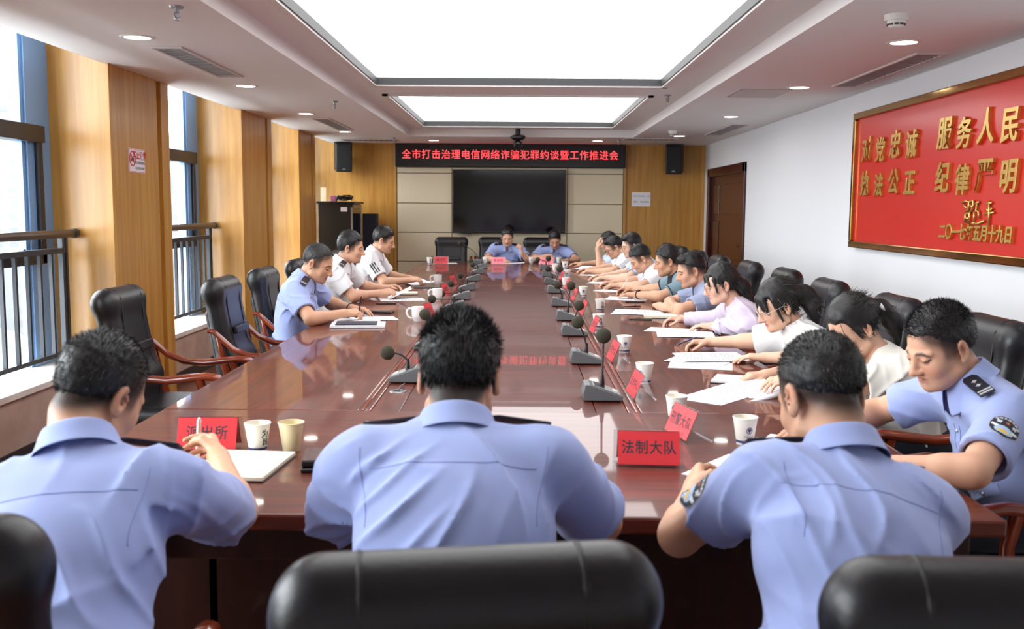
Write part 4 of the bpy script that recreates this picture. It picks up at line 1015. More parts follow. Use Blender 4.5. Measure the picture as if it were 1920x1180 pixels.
def ik(S, Wt, l1, l2, pole):
    d = Wt - S; L_ = np.linalg.norm(d); dn = d / L_
    if L_ > (l1 + l2) * .99:
        k = L_ / ((l1 + l2) * .99); l1 *= k; l2 *= k
    a = (l1 * l1 - l2 * l2 + L_ * L_) / (2 * L_); h = math.sqrt(max(l1 * l1 - a * a, 1e-6))
    p = np.array(pole, float); p = p - dn * (p @ dn); return S + dn * a + nrm(p) * h

def hand(v, wr, f, n, side, curl, sc=1.0, thumb=.5):
    """palm with five fingers; f forward, n palm normal, side +1 right / -1 left"""
    f = nrm(f); n = nrm(np.array(n, float) - f * np.dot(n, f)); t = np.cross(f, n) * side
    K = [(.028, .088), (.0095, .092), (-.0095, .087), (-.027, .078)]
    for (a, b), r in zip(K, (.0125, .0125, .012, .0115)):
        v.cap(wr + t * a * .55 * sc + f * .005, wr + (t * a + f * b) * sc - n * .002, .0145 * sc, r * sc, .014)
    v.ell(wr + f * .05 * sc + n * .004, (.033 * sc, .045 * sc, .013 * sc), [t, f, n], .012)
    FL = [(.041, .025, .021), (.045, .029, .023), (.042, .027, .022), (.033, .020, .019)]
    for i, ((a, b), ls) in enumerate(zip(K, FL)):
        c = curl[i] if isinstance(curl, (list, tuple)) else curl * (1 + .08 * i)
        p = wr + (t * a + f * b) * sc; ang = 0; sp = t * (.10, .02, -.05, -.12)[i] * (1 - min(c, 1))
        for j, l in enumerate(ls):
            ang += c * (.75, .95, .6)[j]; d = nrm(f * math.cos(ang) + n * math.sin(ang) + sp)
            q = p + d * l * sc; r0, r1 = (.0092, .0085, .0078, .0068)[j:j + 2]
            if i == 3: r0 *= .88; r1 *= .88
            v.cap(p, q, r0 * sc, r1 * sc, .004); p = q
    b0 = wr + (t * .018 + f * .018 + n * .004) * sc; b1 = wr + (t * (.044) + f * .052 + n * (.010 + .018 * thumb)) * sc
    b2 = b1 + nrm(f * (.9) + t * (.35 - .75 * thumb) + n * (.25 + .5 * thumb)) * .032 * sc; b3 = b2 + nrm(f * .95 + t * (.1 - .8 * thumb) + n * (.1 + .45 * thumb)) * .027 * sc
    v.cap(b0, b1, .0155 * sc, .012 * sc, .010); v.cap(b1, b2, .0112 * sc, .0102 * sc, .005); v.cap(b2, b3, .0100 * sc, .0082 * sc, .004)

def ridges(X, Y, Z, seed, sc):
    """cloth folds: warped ridge lines that come and go"""
    g = np.random.default_rng(seed); o = 0
    for i in range(4):
        d = nrm(g.normal(size=3) + np.array([0, 0, .9])); e = nrm(g.normal(size=3)); k = g.uniform(50, 95) * sc; k2 = g.uniform(14, 26); ph = g.uniform(0, 6, 4)
        a = X * d[0] + Y * d[1] + Z * d[2]; b = X * e[0] + Y * e[1] + Z * e[2]
        m = np.clip(np.sin(a * 11 + b * 8 + ph[0]) * .6 + np.sin(b * 17 - a * 5 + ph[3]) * .6, 0, 1)
        o = o + m * (1 - np.abs(np.sin(a * k * .55 + 1.3 * np.sin(b * k2 + ph[1]) + ph[2]))) ** 2.2
    return o
BLUR = None
def project(bt, org, dr, mx=.6):
    h = bt.ray_cast(Vector(org), Vector(dr), mx); return (np.array(h[0]), np.array(h[1])) if h[0] is not None else (None, None)

class Decal:
    """flat emblem pieces draped on cloth: local u right, v up, projected along dr"""
    def __init__(s, bt, c, u, v, dr): s.bt, s.c, s.u, s.v, s.d = bt, np.array(c, float), nrm(u), nrm(v), nrm(dr)
    def pt(s, a, b, off):
        o = s.c + s.u * a + s.v * b; p, n = project(s.bt, o - s.d * .18, s.d, .5)
        if p is None: return tuple(o - s.d * off)
        if np.dot(n, s.d) > 0: n = -n
        return tuple(p + n * off)
    def poly(s, pts, off, name, m, parent, rings=4, loc=(0, 0, 0)):
        c = np.mean(pts, axis=0); n = len(pts); V = [s.pt(c[0], c[1], off)]; F = []
        for k in range(1, rings + 1):
            for p in pts: q = c + (np.array(p) - c) * k / rings; V.append(s.pt(q[0], q[1], off))
        for i in range(n): F.append((0, 1 + i, 1 + (i + 1) % n))
        for k in range(rings - 1):
            for i in range(n): a = 1 + k * n; F.append((a + i, a + n + i, a + n + (i + 1) % n, a + (i + 1) % n))
        for i in range(n):                                          # rim down into the cloth
            q = pts[i]; V.append(s.pt(q[0], q[1], -.001))
        a = 1 + (rings - 1) * n; b = 1 + rings * n
        for i in range(n): F.append((a + i, b + i, b + (i + 1) % n, a + (i + 1) % n))
        V = [tuple(np.array(p) - loc) for p in V]
        return MB().add(V, F).build(name, m, parent, smooth=40)
    def text(s, tx, size, off, name, m, parent, x=0, y=0, loc=(0, 0, 0), bold=.0, arc=None, sp=1.0):
        V, F = [], []
        if arc:
            n = len(tx)
            for i, ch in enumerate(tx):
                a = (-.5 + (i + .5) / n) * arc[1]; v, f = text_mesh(ch, size, 0, bold, res=1); o = len(V)
                for p in v:
                    r = arc[0] + p[1]; aa = a + p[0] / arc[0]; V.append(s.pt(x + r * math.sin(aa), y + r * math.cos(aa), off))
                F += [tuple(k + o for k in q) for q in f]
        else:
            v, F = text_mesh(tx, size, 0, bold, spacing=sp, res=2); V = [s.pt(x + p[0], y + p[1], off) for p in v]
        MB().add([tuple(np.array(p) - loc) for p in V], F).build(name, m, parent)

def blades(hV, hF, Rh, hc, n, ln, comb, seed, w=.0016):
    g = np.random.default_rng(seed)
    c = hV[hF].mean(1); nn = np.cross(hV[hF[:, 2]] - hV[hF[:, 0]], hV[hF[:, 3]] - hV[hF[:, 1]]); nn /= np.linalg.norm(nn, axis=1)[:, None] + 1e-9
    out = ((c - hc) * nn).sum(1) > .0; idx = np.nonzero(out)[0]
    if len(idx) == 0: return np.zeros((0, 3)), np.zeros((0, 4), int)
    k = g.choice(idx, n); P = c[k] + g.normal(size=(n, 3)) * .002; N = nn[k]
    Qh = (P - hc) @ Rh; top = sstep(.045, .085, Qh[:, 2])[:, None]
    dn = (Rh @ np.array([0, -.25, -1.]))[None]; cb = (Rh @ np.array(comb[1]))[None]
    D = N * (comb[0] * top + .22 * (1 - top)) + cb * top + dn * (1 - top) + g.normal(size=(n, 3)) * .16; D /= np.linalg.norm(D, axis=1)[:, None]
    S = np.cross(D, N + g.normal(size=(n, 3)) * .5); S /= np.linalg.norm(S, axis=1)[:, None] + 1e-9
    Ln = ln * g.uniform(.5, 1.25, n)[:, None]; B = P - N * .003
    V = np.stack([B - S * w, B + S * w, B + D * Ln + S * w * .15, B + D * Ln - S * w * .15], 1).reshape(-1, 3)
    return V, np.arange(4 * n).reshape(n, 4)

def person(label, face, hips, head, hp, hy=0, hr=0, pn=40, sw=.185, bulk=1.0, R=None, Lf=None, sleeve=.66, shirt=police_blue, h=.006, female=False, skin=(206, 158, 128), hairs=None,
           collar='shirt', wr=.006, seed=1, extras=None, hs=1.0, lap=.035, so=(0, 0, 0), trousers=trouser_m, sleeve_r=1.0, grp=None):
    a = math.radians(face); f = np.array([-math.sin(a), math.cos(a), 0.]); r = np.array([f[1], -f[0], 0.])
    hc = np.array(head, float)
    Rh = np.stack([r, f, UP], 1)                        # columns: head x right, y forward, z up
    Rh = rotm(UP, math.radians(hy)) @ Rh
    Rh = rotm(Rh[:, 0], -math.radians(hp)) @ Rh
    Rh = rotm(Rh[:, 1], math.radians(hr)) @ Rh
    Hd = lambda x, y, z: hc + Rh @ (np.array([x, y, z]) * hs)
    q = math.radians(pn); NB = hc - .155 * (math.cos(q) * UP + math.sin(q) * f) - r * 0
    SCn = NB - UP * .045 - f * lap + np.array(so, float); Hp = np.array([hips[0], hips[1], .565])
    td = nrm(SCn - Hp); r_t = nrm(r - td * (r @ td)); tf = np.cross(td, r_t) ; tl = np.linalg.norm(SCn - Hp)
    J = {}
    res = {}
    arms = {}
    for s, A in ((1, R), (-1, Lf)):
        Sj = SCn + r_t * sw * s - UP * .02 + f * .03
        W_ = np.array(A['w'], float)
        pole = np.array(A.get('pole', None) if A.get('pole') is not None else (r * s * .8 - UP * .7 - f * .1), float)
        if 'e' in A:
            E = np.array(A['e'], float)
            l1 = np.linalg.norm(E - Sj)
            if l1 > .33: Sj = E + (Sj - E) * (.33 / l1) * .5 + (Sj - E) * .5
        else: E = ik(Sj, W_, .285, .255, pole)
        arms[s] = (Sj, E, W_)
    # ---------------------------------------------------------------- body: one continuous surface
    pts = [Hp, hc, SCn] + [x for k in arms for x in arms[k]]
    ft = [Hp + f * .52 + r * .16, Hp + f * .52 - r * .16]
    tips = [arms[k][2] + nrm(A['f']) * .2 for k, A in ((1, R), (-1, Lf))]
    al = np.array(pts + ft + tips); lo = al.min(0) - .14; hi = al.max(0) + .14; hi[2] = hc[2] + .17; lo[2] = .02
    lo = np.minimum(lo, Hp - .22); lo[2] = .02; hi[:2] = np.maximum(hi[:2], Hp[:2] + .22)
    v = Vol(lo, hi, h); B = bulk
    def torso(v, g, k):
        v.ell(SCn - td * .15 - tf * .005, (.165 * B + g, .108 * B + g, .20), [r_t, tf, td], k)
        v.cap(SCn - r_t * (sw - .055), SCn + r_t * (sw - .055), .068 + g, .068 + g, k)
        v.ell(Hp + td * .16 + tf * .012 * B, (.168 * B + g, .124 * B + g, .21), [r_t, tf, td], k)
        v.ell(Hp + UP * .01, (.175 * B + g, .135 * B + g, .12), [r, f, UP], k)
        for s in (1, -1):
            v.cap(NB - td * .005, arms[s][0] - r_t * s * .02, .05 + g * .6, .055 + g * .8, k * .7)
            if female: v.ell(SCn - td * .19 + tf * .075 + r_t * s * .07, (.06, .055, .06), [r_t, tf, td], .05)
    torso(v, -.016, .05)
    if not female: v.cap(NB - td * .02, Hd(0, -.03, -.055), .062, .057, .03)
    else: v.cap(NB - td * .02, Hd(0, -.028, -.055), .050, .046, .03)
    for s in (1, -1):
        kn = Hp + f * .43 + r * s * .13; kn[2] = .53; hj = Hp + r * s * .09; an = kn + f * .03; an[2] = .09
        v.cap(hj, kn, .07, .05, .04); v.cap(kn, an, .048, .036, .03); v.cap(an - UP * .03, an + f * .14 - UP * .04, .034, .028, .02)
        J[s] = (hj, kn, an)
    am = .92 if female else 1.0
    for s, A in ((1, R), (-1, Lf)):
        Sj, E, W_ = arms[s]
        v.cap(Sj, E, .052 * am, .043 * am, .035); v.cap(E, W_, .044 * am, .028 * am, .018, flat=None)
        m = E + (W_ - E) * .28; v.cap(E + (W_ - E) * .1, m, .043 * am, .043 * am, .02)
        v.cap(W_ - nrm(A['f']) * .01, W_ + nrm(A['f']) * .012, .026 * am, .026 * am, .012)
        hand(v, W_, A['f'], A.get('n', (0, 0, -1)), s, A.get('c', .35), A.get('sc', .93 if female else 1.0), A.get('t', .4))
    # head
    H3 = [Rh[:, 0], Rh[:, 1], Rh[:, 2]]
    def E_(c, rr, k, mode='u', RR=None): v.ell(Hd(*c), np.array(rr) * hs, H3 if RR is None else RR, k, mode)
    def C_(p0, p1, ra, rb, k, mode='u'): v.cap(Hd(*p0), Hd(*p1), ra * hs, rb * hs, k, mode)
    fw_ = .94 if female else 1.0
    E_((0, -.012, .036), (.0755, .094, .084), .02)
    E_((0, .030, -.022), (.062 * fw_, .062, .080), .03)
    E_((0, .040, -.070), (.050 * fw_, .046, .040 if not female else .036), .025)
    E_((0, .074, -.094), (.019, .016, .016), .02)
    for s in (1, -1):
        E_((s * .037, .060, -.030), (.024, .020, .026), .02)
        C_((s * .050, .004, -.066), (s * .028, .058, -.088), .020 * fw_, .018, .02)
        E_((s * .033, .090, .000), (.017, .013, .0115), .012, 's')
        E_((s * .0315, .0775, .000), (.0135, .0125, .0125), .004)
        C_((s * .012, .086, .018), (s * .047, .070, .017), .0085, .0065, .012)
        E_((s * .0115, .097, -.036), (.0095, .011, .008), .006)
        ear = rotm(Rh[:, 2], math.radians(-18 * s)) @ Rh; eR = [ear[:, 0], ear[:, 1], ear[:, 2]]
        E_((s * .0785, -.014, -.006), (.009, .0195, .0325), .006, 'u', eR); E_((s * .084, -.008, -.004), (.006, .0105, .021), .004, 's', eR); E_((s * .077, -.008, -.034), (.008, .009, .010), .006)
    C_((0, .085, .014), (0, .109, -.029), .0075, .0105, .012); E_((0, .109, -.032), (.0115, .0115, .0095), .006)
    C_((-.019, .081, -.0585), (.019, .081, -.0585), .0062, .0062, .006); C_((-.015, .081, -.0695), (.015, .081, -.0695), .0068, .0068, .006); C_((-.023, .0865, -.0640), (.023, .0865, -.0640), .0022, .0022, .003, 's')
    V, F = v.mesh(); loc = np.array([Hp[0], Hp[1], 0.])
    Q = (V - hc) @ Rh / hs; x, y, z = Q[:, 0], Q[:, 1], Q[:, 2]
    hd_ = sstep(.17, .13, np.linalg.norm(Q, axis=1)); ff = sstep(.03, .055, y) * hd_
    col = np.tile(np.array(L(skin)[:3]), (len(V), 1))
    def mixc(w, c): 
        nonlocal col; col = col * (1 - w[:, None]) + np.array(L(c)[:3])[None] * w[:, None]
    red = (min(255, skin[0] + 4), int(skin[1] * .86), int(skin[2] * .84))
    mixc(.55 * hd_ * sstep(.072, .080, np.abs(x)) * sstep(.03, .0, np.abs(z)), red); mixc(.4 * ff * sstep(.02, .0, np.hypot(x, (z + .03))), red)
    mixc(.35 * ff * sstep(.028, .008, np.hypot(np.abs(x) - .04, z + .035)), red)
    lipc = (186, 84, 82) if female else (158, 92, 82)
    mixc(.8 * ff * sstep(.026, .018, np.abs(x)) * sstep(.0135, .007, np.abs(z + .064) + (np.abs(x) * .18)), lipc)
    hcol = (30, 26, 25)
    bz = .0215 - .010 * sstep(.030, .052, np.abs(x)) - .002 * sstep(.02, .012, np.abs(x))
    mixc((.9 if not female else .6) * ff * sstep(.0065 if not female else .005, .002, np.abs(z - bz)) * sstep(.010, .016, np.abs(x)) * sstep(.054, .047, np.abs(x)), hcol)
    ez = -.0035 - .006 * ((np.abs(x) - .032) / .014) ** 2 * -.5
    mixc(.95 * ff * sstep(.0042, .0012, np.abs(z - ez)) * sstep(.017, .020, np.abs(x)) * sstep(.050, .046, np.abs(x)), (24, 20, 20))
    st = hairs or dict(style='short')
    if not female: mixc(.10 * ff * sstep(-.05, -.075, z), (90, 92, 100))
    zfr = .058 + (hairs or {}).get('brow', 0); zbk = -.05 + (hairs or {}).get('low', 0)
    pl = lambda y_, z_, d: z_ - (zfr + (zfr - zbk) / .165 * (y_ - .075))      # >0 above the natural hairline
    if st['style'] in ('fade', 'short') and not female:
        w = sstep(-.034, .004 if st['style'] == 'short' else .022, pl(y, z, 0)) * hd_ * sstep(.080, .062, y); ear_ = sstep(.081, .076, np.abs(x)) ; mixc(np.maximum(st.get('stub', .75), .0) ** .35 * w * np.maximum(ear_, sstep(.03, .04, z)), hcol); mixc(.72 * hd_ * sstep(.054, .066, np.abs(x)) * sstep(.050, .032, y) * sstep(-.006, .010, y) * sstep(-.034, -.004, z) * ear_, hcol)
    body = np_mesh('person', V, F, skin_m, None, tuple(loc), col)
    tag(body, label, 'person', grp)
    # ---------------------------------------------------------------- hair
    hh = max(.004, h * .85); v = Vol(hc - .26, hc + .20, hh) if st['style'] in ('short', 'fade') else Vol(np.minimum(hc - .2, hc - f * .3 - .2 - UP * .2), hc + .2, hh)
    t = st.get('t', .010) * (.8 if st['style'] != 'long' else 1); tt = st.get('top', .006)
    v.ell(Hd(0, -.0165, .038), np.array((.0755 + t * .8, .0935 + t * .7, .084 + t + tt)) * hs, H3, .02)
    if st.get('quiff'): v.ell(Hd(0, .046, .096), np.array((.055, .036, .026)) * hs, H3, .025)
    if 'cut' in st: cutn = np.array(st['cut'], float)
    else:
        zb2 = zbk + (.036 if st['style'] == 'fade' else 0); cutn = np.array([0, (zfr - zb2), -.165])
    nf = nrm(Rh @ cutn); v.plane(Hd(0, .075, zfr) + nf * .006, nf, st.get('k', .036))
    for s in (1, -1):       # temples free
        v.ell(Hd(s * .066, .072, .042), np.array((.030, .026, .034)) * hs, H3, .016, 's')
        if st['style'] in ('short', 'fade'): v.ell(Hd(s * .085, -.012, -.012), np.array((.022, .024, .030)) * hs, H3, .006, 's')
    X, Y, Z = v.grid()
    if st['style'] == 'long':
        for pa, pb_, ra, rb in st['tail']: v.cap(Hd(*pa), Hd(*pb_), ra * hs, rb * hs, .02)
        for pa, pb_, ra, rb in st.get('bangs', []): v.cap(Hd(*pa), Hd(*pb_), ra * hs, rb * hs, .006)
    g = np.random.default_rng(seed + 50); nz = 0
    for _ in range(5):
        k = g.normal(size=3) * (150 if st['style'] != 'long' else 110); nz = nz + np.sin(X * k[0] + Y * k[1] + Z * k[2] + g.uniform(0, 6))
    v.D += (nz * (.0004 if st['style'] != 'long' else .0005)).astype(np.float32)
    hV, hF = v.mesh(); hn0 = st.get('n', 1500)
    bV, bF = blades(hV, hF, Rh, hc, hn0, st.get('len', .012), st.get('comb', (.9, (0, .25, .35))), seed, st.get('bw', .0014))
    aV, aF = hV, hF
    if len(bV): aV = np.concatenate([hV, bV]); aF = np.concatenate([hF, bF + len(hV)])
    np_mesh('hair', aV - loc, aF, st.get('m', hair_m), body)
    if st.get('strands'):
        mb = MB()
        for ss in st['strands']: mb.tube([tuple(Hd(*p) - loc) for p in ss[0]], [ss[1]] * (len(ss[0]) - 1) + [.0005], 6, flat=.5)
        mb.build('loose_strands', st.get('m', hair_m), body, smooth=180)
    # ---------------------------------------------------------------- shirt
    al = np.array([Hp, SCn, NB] + [x for k in arms for x in (arms[k][0], arms[k][1])] + ([x[2] for x in arms.values()] if sleeve > 1 else [])); lo = al.min(0) - .2; hi = al.max(0) + .16; lo[2] = .44
    hsr = max(.0055, h * 1.1)
    def shirt_vol(g, slv, kcut=True):
        v = Vol(lo, hi, hsr); torso(v, g, .06)
        ends = {}
        for s in (1, -1):
            Sj, E, W_ = arms[s]
            if slv <= 1: e = Sj + (E - Sj) * slv; dd = nrm(E - Sj)
            r0 = (.066 + g * .6) * sleeve_r; r1 = (.070 + g * .3) * sleeve_r
            if slv <= 1:
                v.cap(Sj - dd * .02, e + dd * .05 - UP * .012, r0, r1, .05, cut=(e, dd)); ends[s] = (e, dd, r1)
            else:
                v.cap(Sj, E, r0, .056 * sleeve_r, .05); e = E + (W_ - E) * (slv - 1); dd = nrm(W_ - E); v.cap(E, e + dd * .03, .056 * sleeve_r, (.042 if slv > 1.6 else .056 * sleeve_r), .02, cut=(e, dd)); ends[s] = (e, dd, .04)
        return v, ends
    v, ends = shirt_vol(.008, sleeve)
    X, Y, Z = v.grid()
    if wr: v.D -= (wr * 1.45 * ridges(X - Hp[0], Y - Hp[1], Z, seed, 1.0)).astype(np.float32)
    nk = .052 if not female else .046
    nka = nrm(Hd(0, -.03, -.055) - NB)
    v.cap(NB - nka * .03 + f * .004, NB + nka * .3, nk + .008, nk + .02, .012, 's')
    if collar in ('open', 'v', 'tee'): v.cap(NB - nka * .02 + f * .03, NB + nka * .06 + f * .1 , .045, .06, .02, 's')
    elif collar == 'shirt': v.cap(NB + tf * .05 - td * .015, NB + tf * .14 + td * .02, .03, .05, .02, 's')
    for s in (1, -1):
        e, dd, rr = ends[s]
        if sleeve <= 1: v.cap(e - dd * .014 - UP * .010, e + dd * .06 - UP * .012, rr - .0145, rr - .0125, .003, 's')
    v.plane((0, 0, Hp[2] - .085), -UP, .0)
    sV, sF = v.mesh(); sh = np_mesh('shirt', sV - loc, sF, shirt, body, smooth_iter=1)
    bt = bvh_of(sV, sF)
    ctx = dict(bt=bt, body=body, loc=loc, f=f, r=r_t, tf=tf, td=td, NB=NB, SC=SCn, Hp=Hp, arms=arms, ends=ends, Hd=Hd, Rh=Rh, hc=hc, sh=sh, nka=nka, sw=sw, hs=hs, h=h, shirt=shirt, R=R, L=Lf)
    # ---------------------------------------------------------------- trousers and shoes
    lo2 = np.minimum(Hp, Hp + f * .6) - .28; hi2 = np.maximum(Hp, Hp + f * .6) + .28; lo2[2] = .05; hi2[2] = .72
    v = Vol(lo2, hi2, .012)
    v.ell(Hp + UP * .0, (.186 * B, .148 * B, .115), [r, f, UP], .04); v.ell(Hp + UP * .05 , (.172 * B, .14 * B, .07), [r, f, UP], .04)
    for s in (1, -1):
        hj, kn, an = J[s]; v.cap(hj, kn, .088, .068, .05); v.cap(kn, an, .066, .056, .03, cut=(an - UP * .01, -UP))
    v.plane((0, 0, Hp[2] + .075), UP, 0)
    tV, tF = v.mesh(); np_mesh('trousers', tV - loc, tF, trousers, body)
    for s in (1, -1):
        an = J[s][2]; v = Vol(an - np.array([.2, .2, .1]), an + np.array([.2, .2, .08]), .008)
        v.cap(an - f * .03 - UP * .045, an + f * .15 - UP * .05, .043, .036, .02); v.ell(an + UP * .0, (.05, .05, .05), None, .03); v.plane((0, 0, .002), -UP, 0)
        if True:
            oV, oF = v.mesh(); np_mesh('shoe', oV - loc, oF, shoe_m, body)
    # ---------------------------------------------------------------- collar
    if collar in ('shirt', 'polo', 'ruffle'):
        cm = (extras or {}).get('collar_m', shirt); n = 44; prof = []
        bk = nrm(-f - nka * (-f @ nka)); rt_ = np.cross(nka, -bk) * 1.0; rt_ = nrm(rt_)
        base = NB + nka * (.020 if collar != 'ruffle' else .012) + f * .002; V = []; F = []
        lim = math.radians(168)
        for i in range(n + 1):
            ph = -lim + 2 * lim * i / n; fr_ = sstep(1.0, 2.7, abs(ph)); w_ = 1 + 0 * fr_
            rad = bk * math.cos(ph) + rt_ * math.sin(ph)
            R0 = (nk + .015) * (1 + .05 * math.cos(ph)); hh_ = .036 - .018 * fr_; dr = -.020 * (1 - fr_) - .068 * fr_ * (1 if collar == 'shirt' else .8)
            if collar == 'ruffle':
                wv = .006 * math.sin(ph * 16); pr = [(R0 - .002, -.015), (R0 - .002, .012), (R0 + .002 + wv, .030), (R0 + .006 + wv * 1.5, .040)]
            else: pr = [(R0, -.03), (R0 - .001, hh_ * .6), (R0, hh_), (R0 + .004, hh_ + .004), (R0 + .009, hh_ * .7), (R0 + .016, dr * .3 + .004), (R0 + .026 + .012 * fr_, dr)]
            m_ = len(pr)
            for rr, zz in pr: V.append(tuple(base + rad * rr + nka * zz + (tf * .012 * fr_ if zz < 0 else 0) - loc))
        for i in range(n):
            for j in range(m_ - 1): F.append((i * m_ + j, i * m_ + j + 1, (i + 1) * m_ + j + 1, (i + 1) * m_ + j))
        o = MB().add(V, F).build('collar', cm, body, smooth=180)
        so = o.modifiers.new('thick', 'SOLIDIFY'); so.thickness = .0022; so.offset = 0; sb = o.modifiers.new('soft', 'SUBSURF'); sb.levels = 1; sb.render_levels = 1
    return ctx

# ---------------------------------------------------------------- things worn on shirts and faces
def seams(c, yoke=.055, arm=True):
    L0 = c['loc']; mb = MB()
    def line(pts, dr, off=.0004):
        out = []
        for p in pts:
            h, n = project(c['bt'], np.array(p) - dr * .25, dr, .6)
            if h is not None: out.append(tuple(h - L0))
        if len(out) > 3: mb.tube(out, .0013, 5)
    o = c['SC'] - c['td'] * yoke
    line([o + c['r'] * x - c['td'] * .012 * math.cos(x * 9) for x in np.linspace(-.16, .16, 50)], nrm(c['tf'] - UP * .1))
    if arm:
        for s in (1, -1):
            q = c['SC'] + c['r'] * s * (c['sw'] - .035)
            line([q - c['td'] * x + c['r'] * s * (.012 * math.cos(x * 20)) for x in np.linspace(-.0, .17, 40)], c['tf'])
    if mb.v: mb.build('seam', seam_blue if c['shirt'] is police_blue else c['shirt'], c['body'], smooth=180)
def shoulder_boards(c, sides=(1, -1), stars=1, bars=1, lift=.012, wdt=.046):
    for s in sides:
        Sj = c['arms'][s][0]; L0 = c['loc']
        p1 = c['NB'] + (Sj - c['NB']) * .34; p2 = c['NB'] + (Sj - c['NB']) * 1.02 + c['r'] * s * .012
        q = []
        for p in (p1, p2):
            h, n = project(c['bt'], p + c['f'] * .04 + UP * .2, -UP, .5); q.append(h if h is not None else p + UP * .06)
        ax = nrm(q[1] - q[0]); side = nrm(np.cross(UP, ax)); nn = np.cross(ax, side); 
        if nn[2] < 0: nn = -nn
        nn = nrm(nn + c['f'] * .55); nn = nrm(nn - ax * (nn @ ax))
        o = q[0] + nn * lift; l = .122; w = wdt / 2
        Mx = basis(tuple(o - L0), tuple(ax), tuple(np.cross(nn, ax)))
        b = MB().prism([(0, -w * .62), (l * .12, -w), (l, -w), (l, w), (l * .12, w), (0, w * .62)], 0, .005, Mx).build('shoulder_board', board_m, c['body'], bevel=.0015)
        for k in range(bars): MB().box((l * (.90 - .10 * k), -w * .86, .005), (l * (.95 - .10 * k), w * .86, .0062), Mx).build('silver_bar', silver, b)
        for k in range(stars):
            cx = l * (.55 - .22 * k); st_ = []
            for i in range(8): rr = .0085 if i % 2 == 0 else .0045; st_.append((cx + rr * math.cos(i * math.pi / 4), rr * math.sin(i * math.pi / 4)))
            MB().prism(st_, .005, .0064, Mx).build('silver_star', silver, b)
def shield(w, h):
    o = [(-.46, .30), (-.30, .44), (0, .5), (.30, .44), (.46, .30), (.5, .05), (.47, -.18), (.34, -.36), (.16, -.47), (0, -.5), (-.16, -.47), (-.34, -.36), (-.47, -.18), (-.5, .05)]
    return [(x * w, y * h) for x, y in o]
def arm_patch(c, s, out=None, size=.074, detail=True, along=.42):
    Sj, E, W_ = c['arms'][s]; ax = nrm(E - Sj); o = np.array(out, float) if out is not None else c['r'] * s
    o = nrm(o - ax * (o @ ax)); cen = Sj + ax * np.linalg.norm(E - Sj) * along + o * .07
    D = Decal(c['bt'], cen, np.cross(-ax, o) * 1, -ax, -o); L0 = c['loc']
    w, hh = size, size * 1.18
    p = D.poly(shield(w, hh), .0012, 'arm_patch', patch_grey, c['body'], loc=L0)
    D.poly(shield(w * .93, hh * .935), .0019, 'patch_field', patch_navy, p, loc=L0)
    sy = -hh * .18; n = 20
    D.poly([(w * .30 * math.cos(k * 2 * math.pi / n), sy + hh * .20 * math.sin(k * 2 * math.pi / n)) for k in range(n)], .0024, 'patch_sky', patch_sky, p, 3, loc=L0)
    D.poly([(-.22 * w, sy - .10 * hh), (-.14 * w, sy - .0 * hh), (-.06 * w, sy - .04 * hh), (0, sy + .05 * hh), (.08 * w, sy - .03 * hh), (.16 * w, sy + .0 * hh), (.22 * w, sy - .10 * hh), (0, sy - .15 * hh)], .0029, 'patch_mountain', patch_gold, p, 3, loc=L0)
    for sg in (1, -1): D.poly([(sg * .20 * w, sy + .15 * hh), (sg * .42 * w, sy + .21 * hh), (sg * .42 * w, sy + .13 * hh), (sg * .28 * w, sy + .06 * hh)][::sg], .0027, 'patch_wall', patch_white, p, 2, loc=L0)
    st_ = []
    for i in range(10): rr = .085 if i % 2 == 0 else .036; st_.append((rr * w * math.sin(i * math.pi / 5), hh * .20 + rr * w * math.cos(i * math.pi / 5)))
    D.poly(st_, .0028, 'patch_star', patch_orange, p, 2, loc=L0)
    if detail:
        D.text('中华人民共和国', w * .115, .0027, 'patch_lettering', patch_white, p, 0, -hh * .06, L0, .0002, (hh * .42, 1.75))
        D.text('警', w * .17, .0027, 'patch_lettering', patch_white, p, -w * .25, hh * .14, L0, .0002); D.text('察', w * .17, .0027, 'patch_lettering', patch_white, p, w * .25, hh * .14, L0, .0002)
def chest(c, number=None, wing=True, down=.17, x=.075, sc=1.0, tilt=0):
    L0 = c['loc']; td, tf, r = c['td'], c['tf'], c['r']
    if wing:
        D = Decal(c['bt'], c['SC'] - td * down + r * x + tf * .10, -r, td, -tf)   # seen from the front, right chest is at the viewer's left
        b = D.poly([(-.036 * sc, .013 * sc), (-.010 * sc, .012 * sc), (0, .018 * sc), (.010 * sc, .012 * sc), (.036 * sc, .013 * sc), (.030 * sc, -.006 * sc), (.012 * sc, -.014 * sc), (-.012 * sc, -.014 * sc), (-.030 * sc, -.006 * sc)], .0015, 'chest_badge', patch_navy, c['body'], loc=L0)
        for s in (1, -1):
            for k in range(3): D.poly([(s * .007, (.006 - k * .006) * sc), (s * (.032 - .006 * k) * sc, (.0095 - k * .006) * sc), (s * (.031 - .006 * k) * sc, (.0055 - k * .006) * sc), (s * .007, (.002 - k * .006) * sc)][::s], .0022, 'badge_wing', patch_white, b, 2, loc=L0)
        D.poly([(-.006, .010), (.006, .010), (.006, 0), (0, -.009), (-.006, 0)], .0026, 'badge_shield', silver, b, 2, loc=L0)
    if number is not None:
        D = Decal(c['bt'], c['SC'] - td * (down + .0) - r * (x + .0) + tf * .10, -r, td, -tf)
        b = D.poly([(-.030 * sc, .0105 * sc), (.030 * sc, .0105 * sc), (.030 * sc, -.0105 * sc), (-.030 * sc, -.0105 * sc)], .0015, 'number_badge', patch_navy, c['body'], loc=L0)
        if number: D.text(number, .0195 * sc, .0022, 'lettering', patch_white, b, 0, 0, L0, .0004)
        else: D.poly([(-.022, .003), (.022, .003), (.022, -.003), (-.022, -.003)], .0022, 'badge_stripe', silver, b, 2, loc=L0)
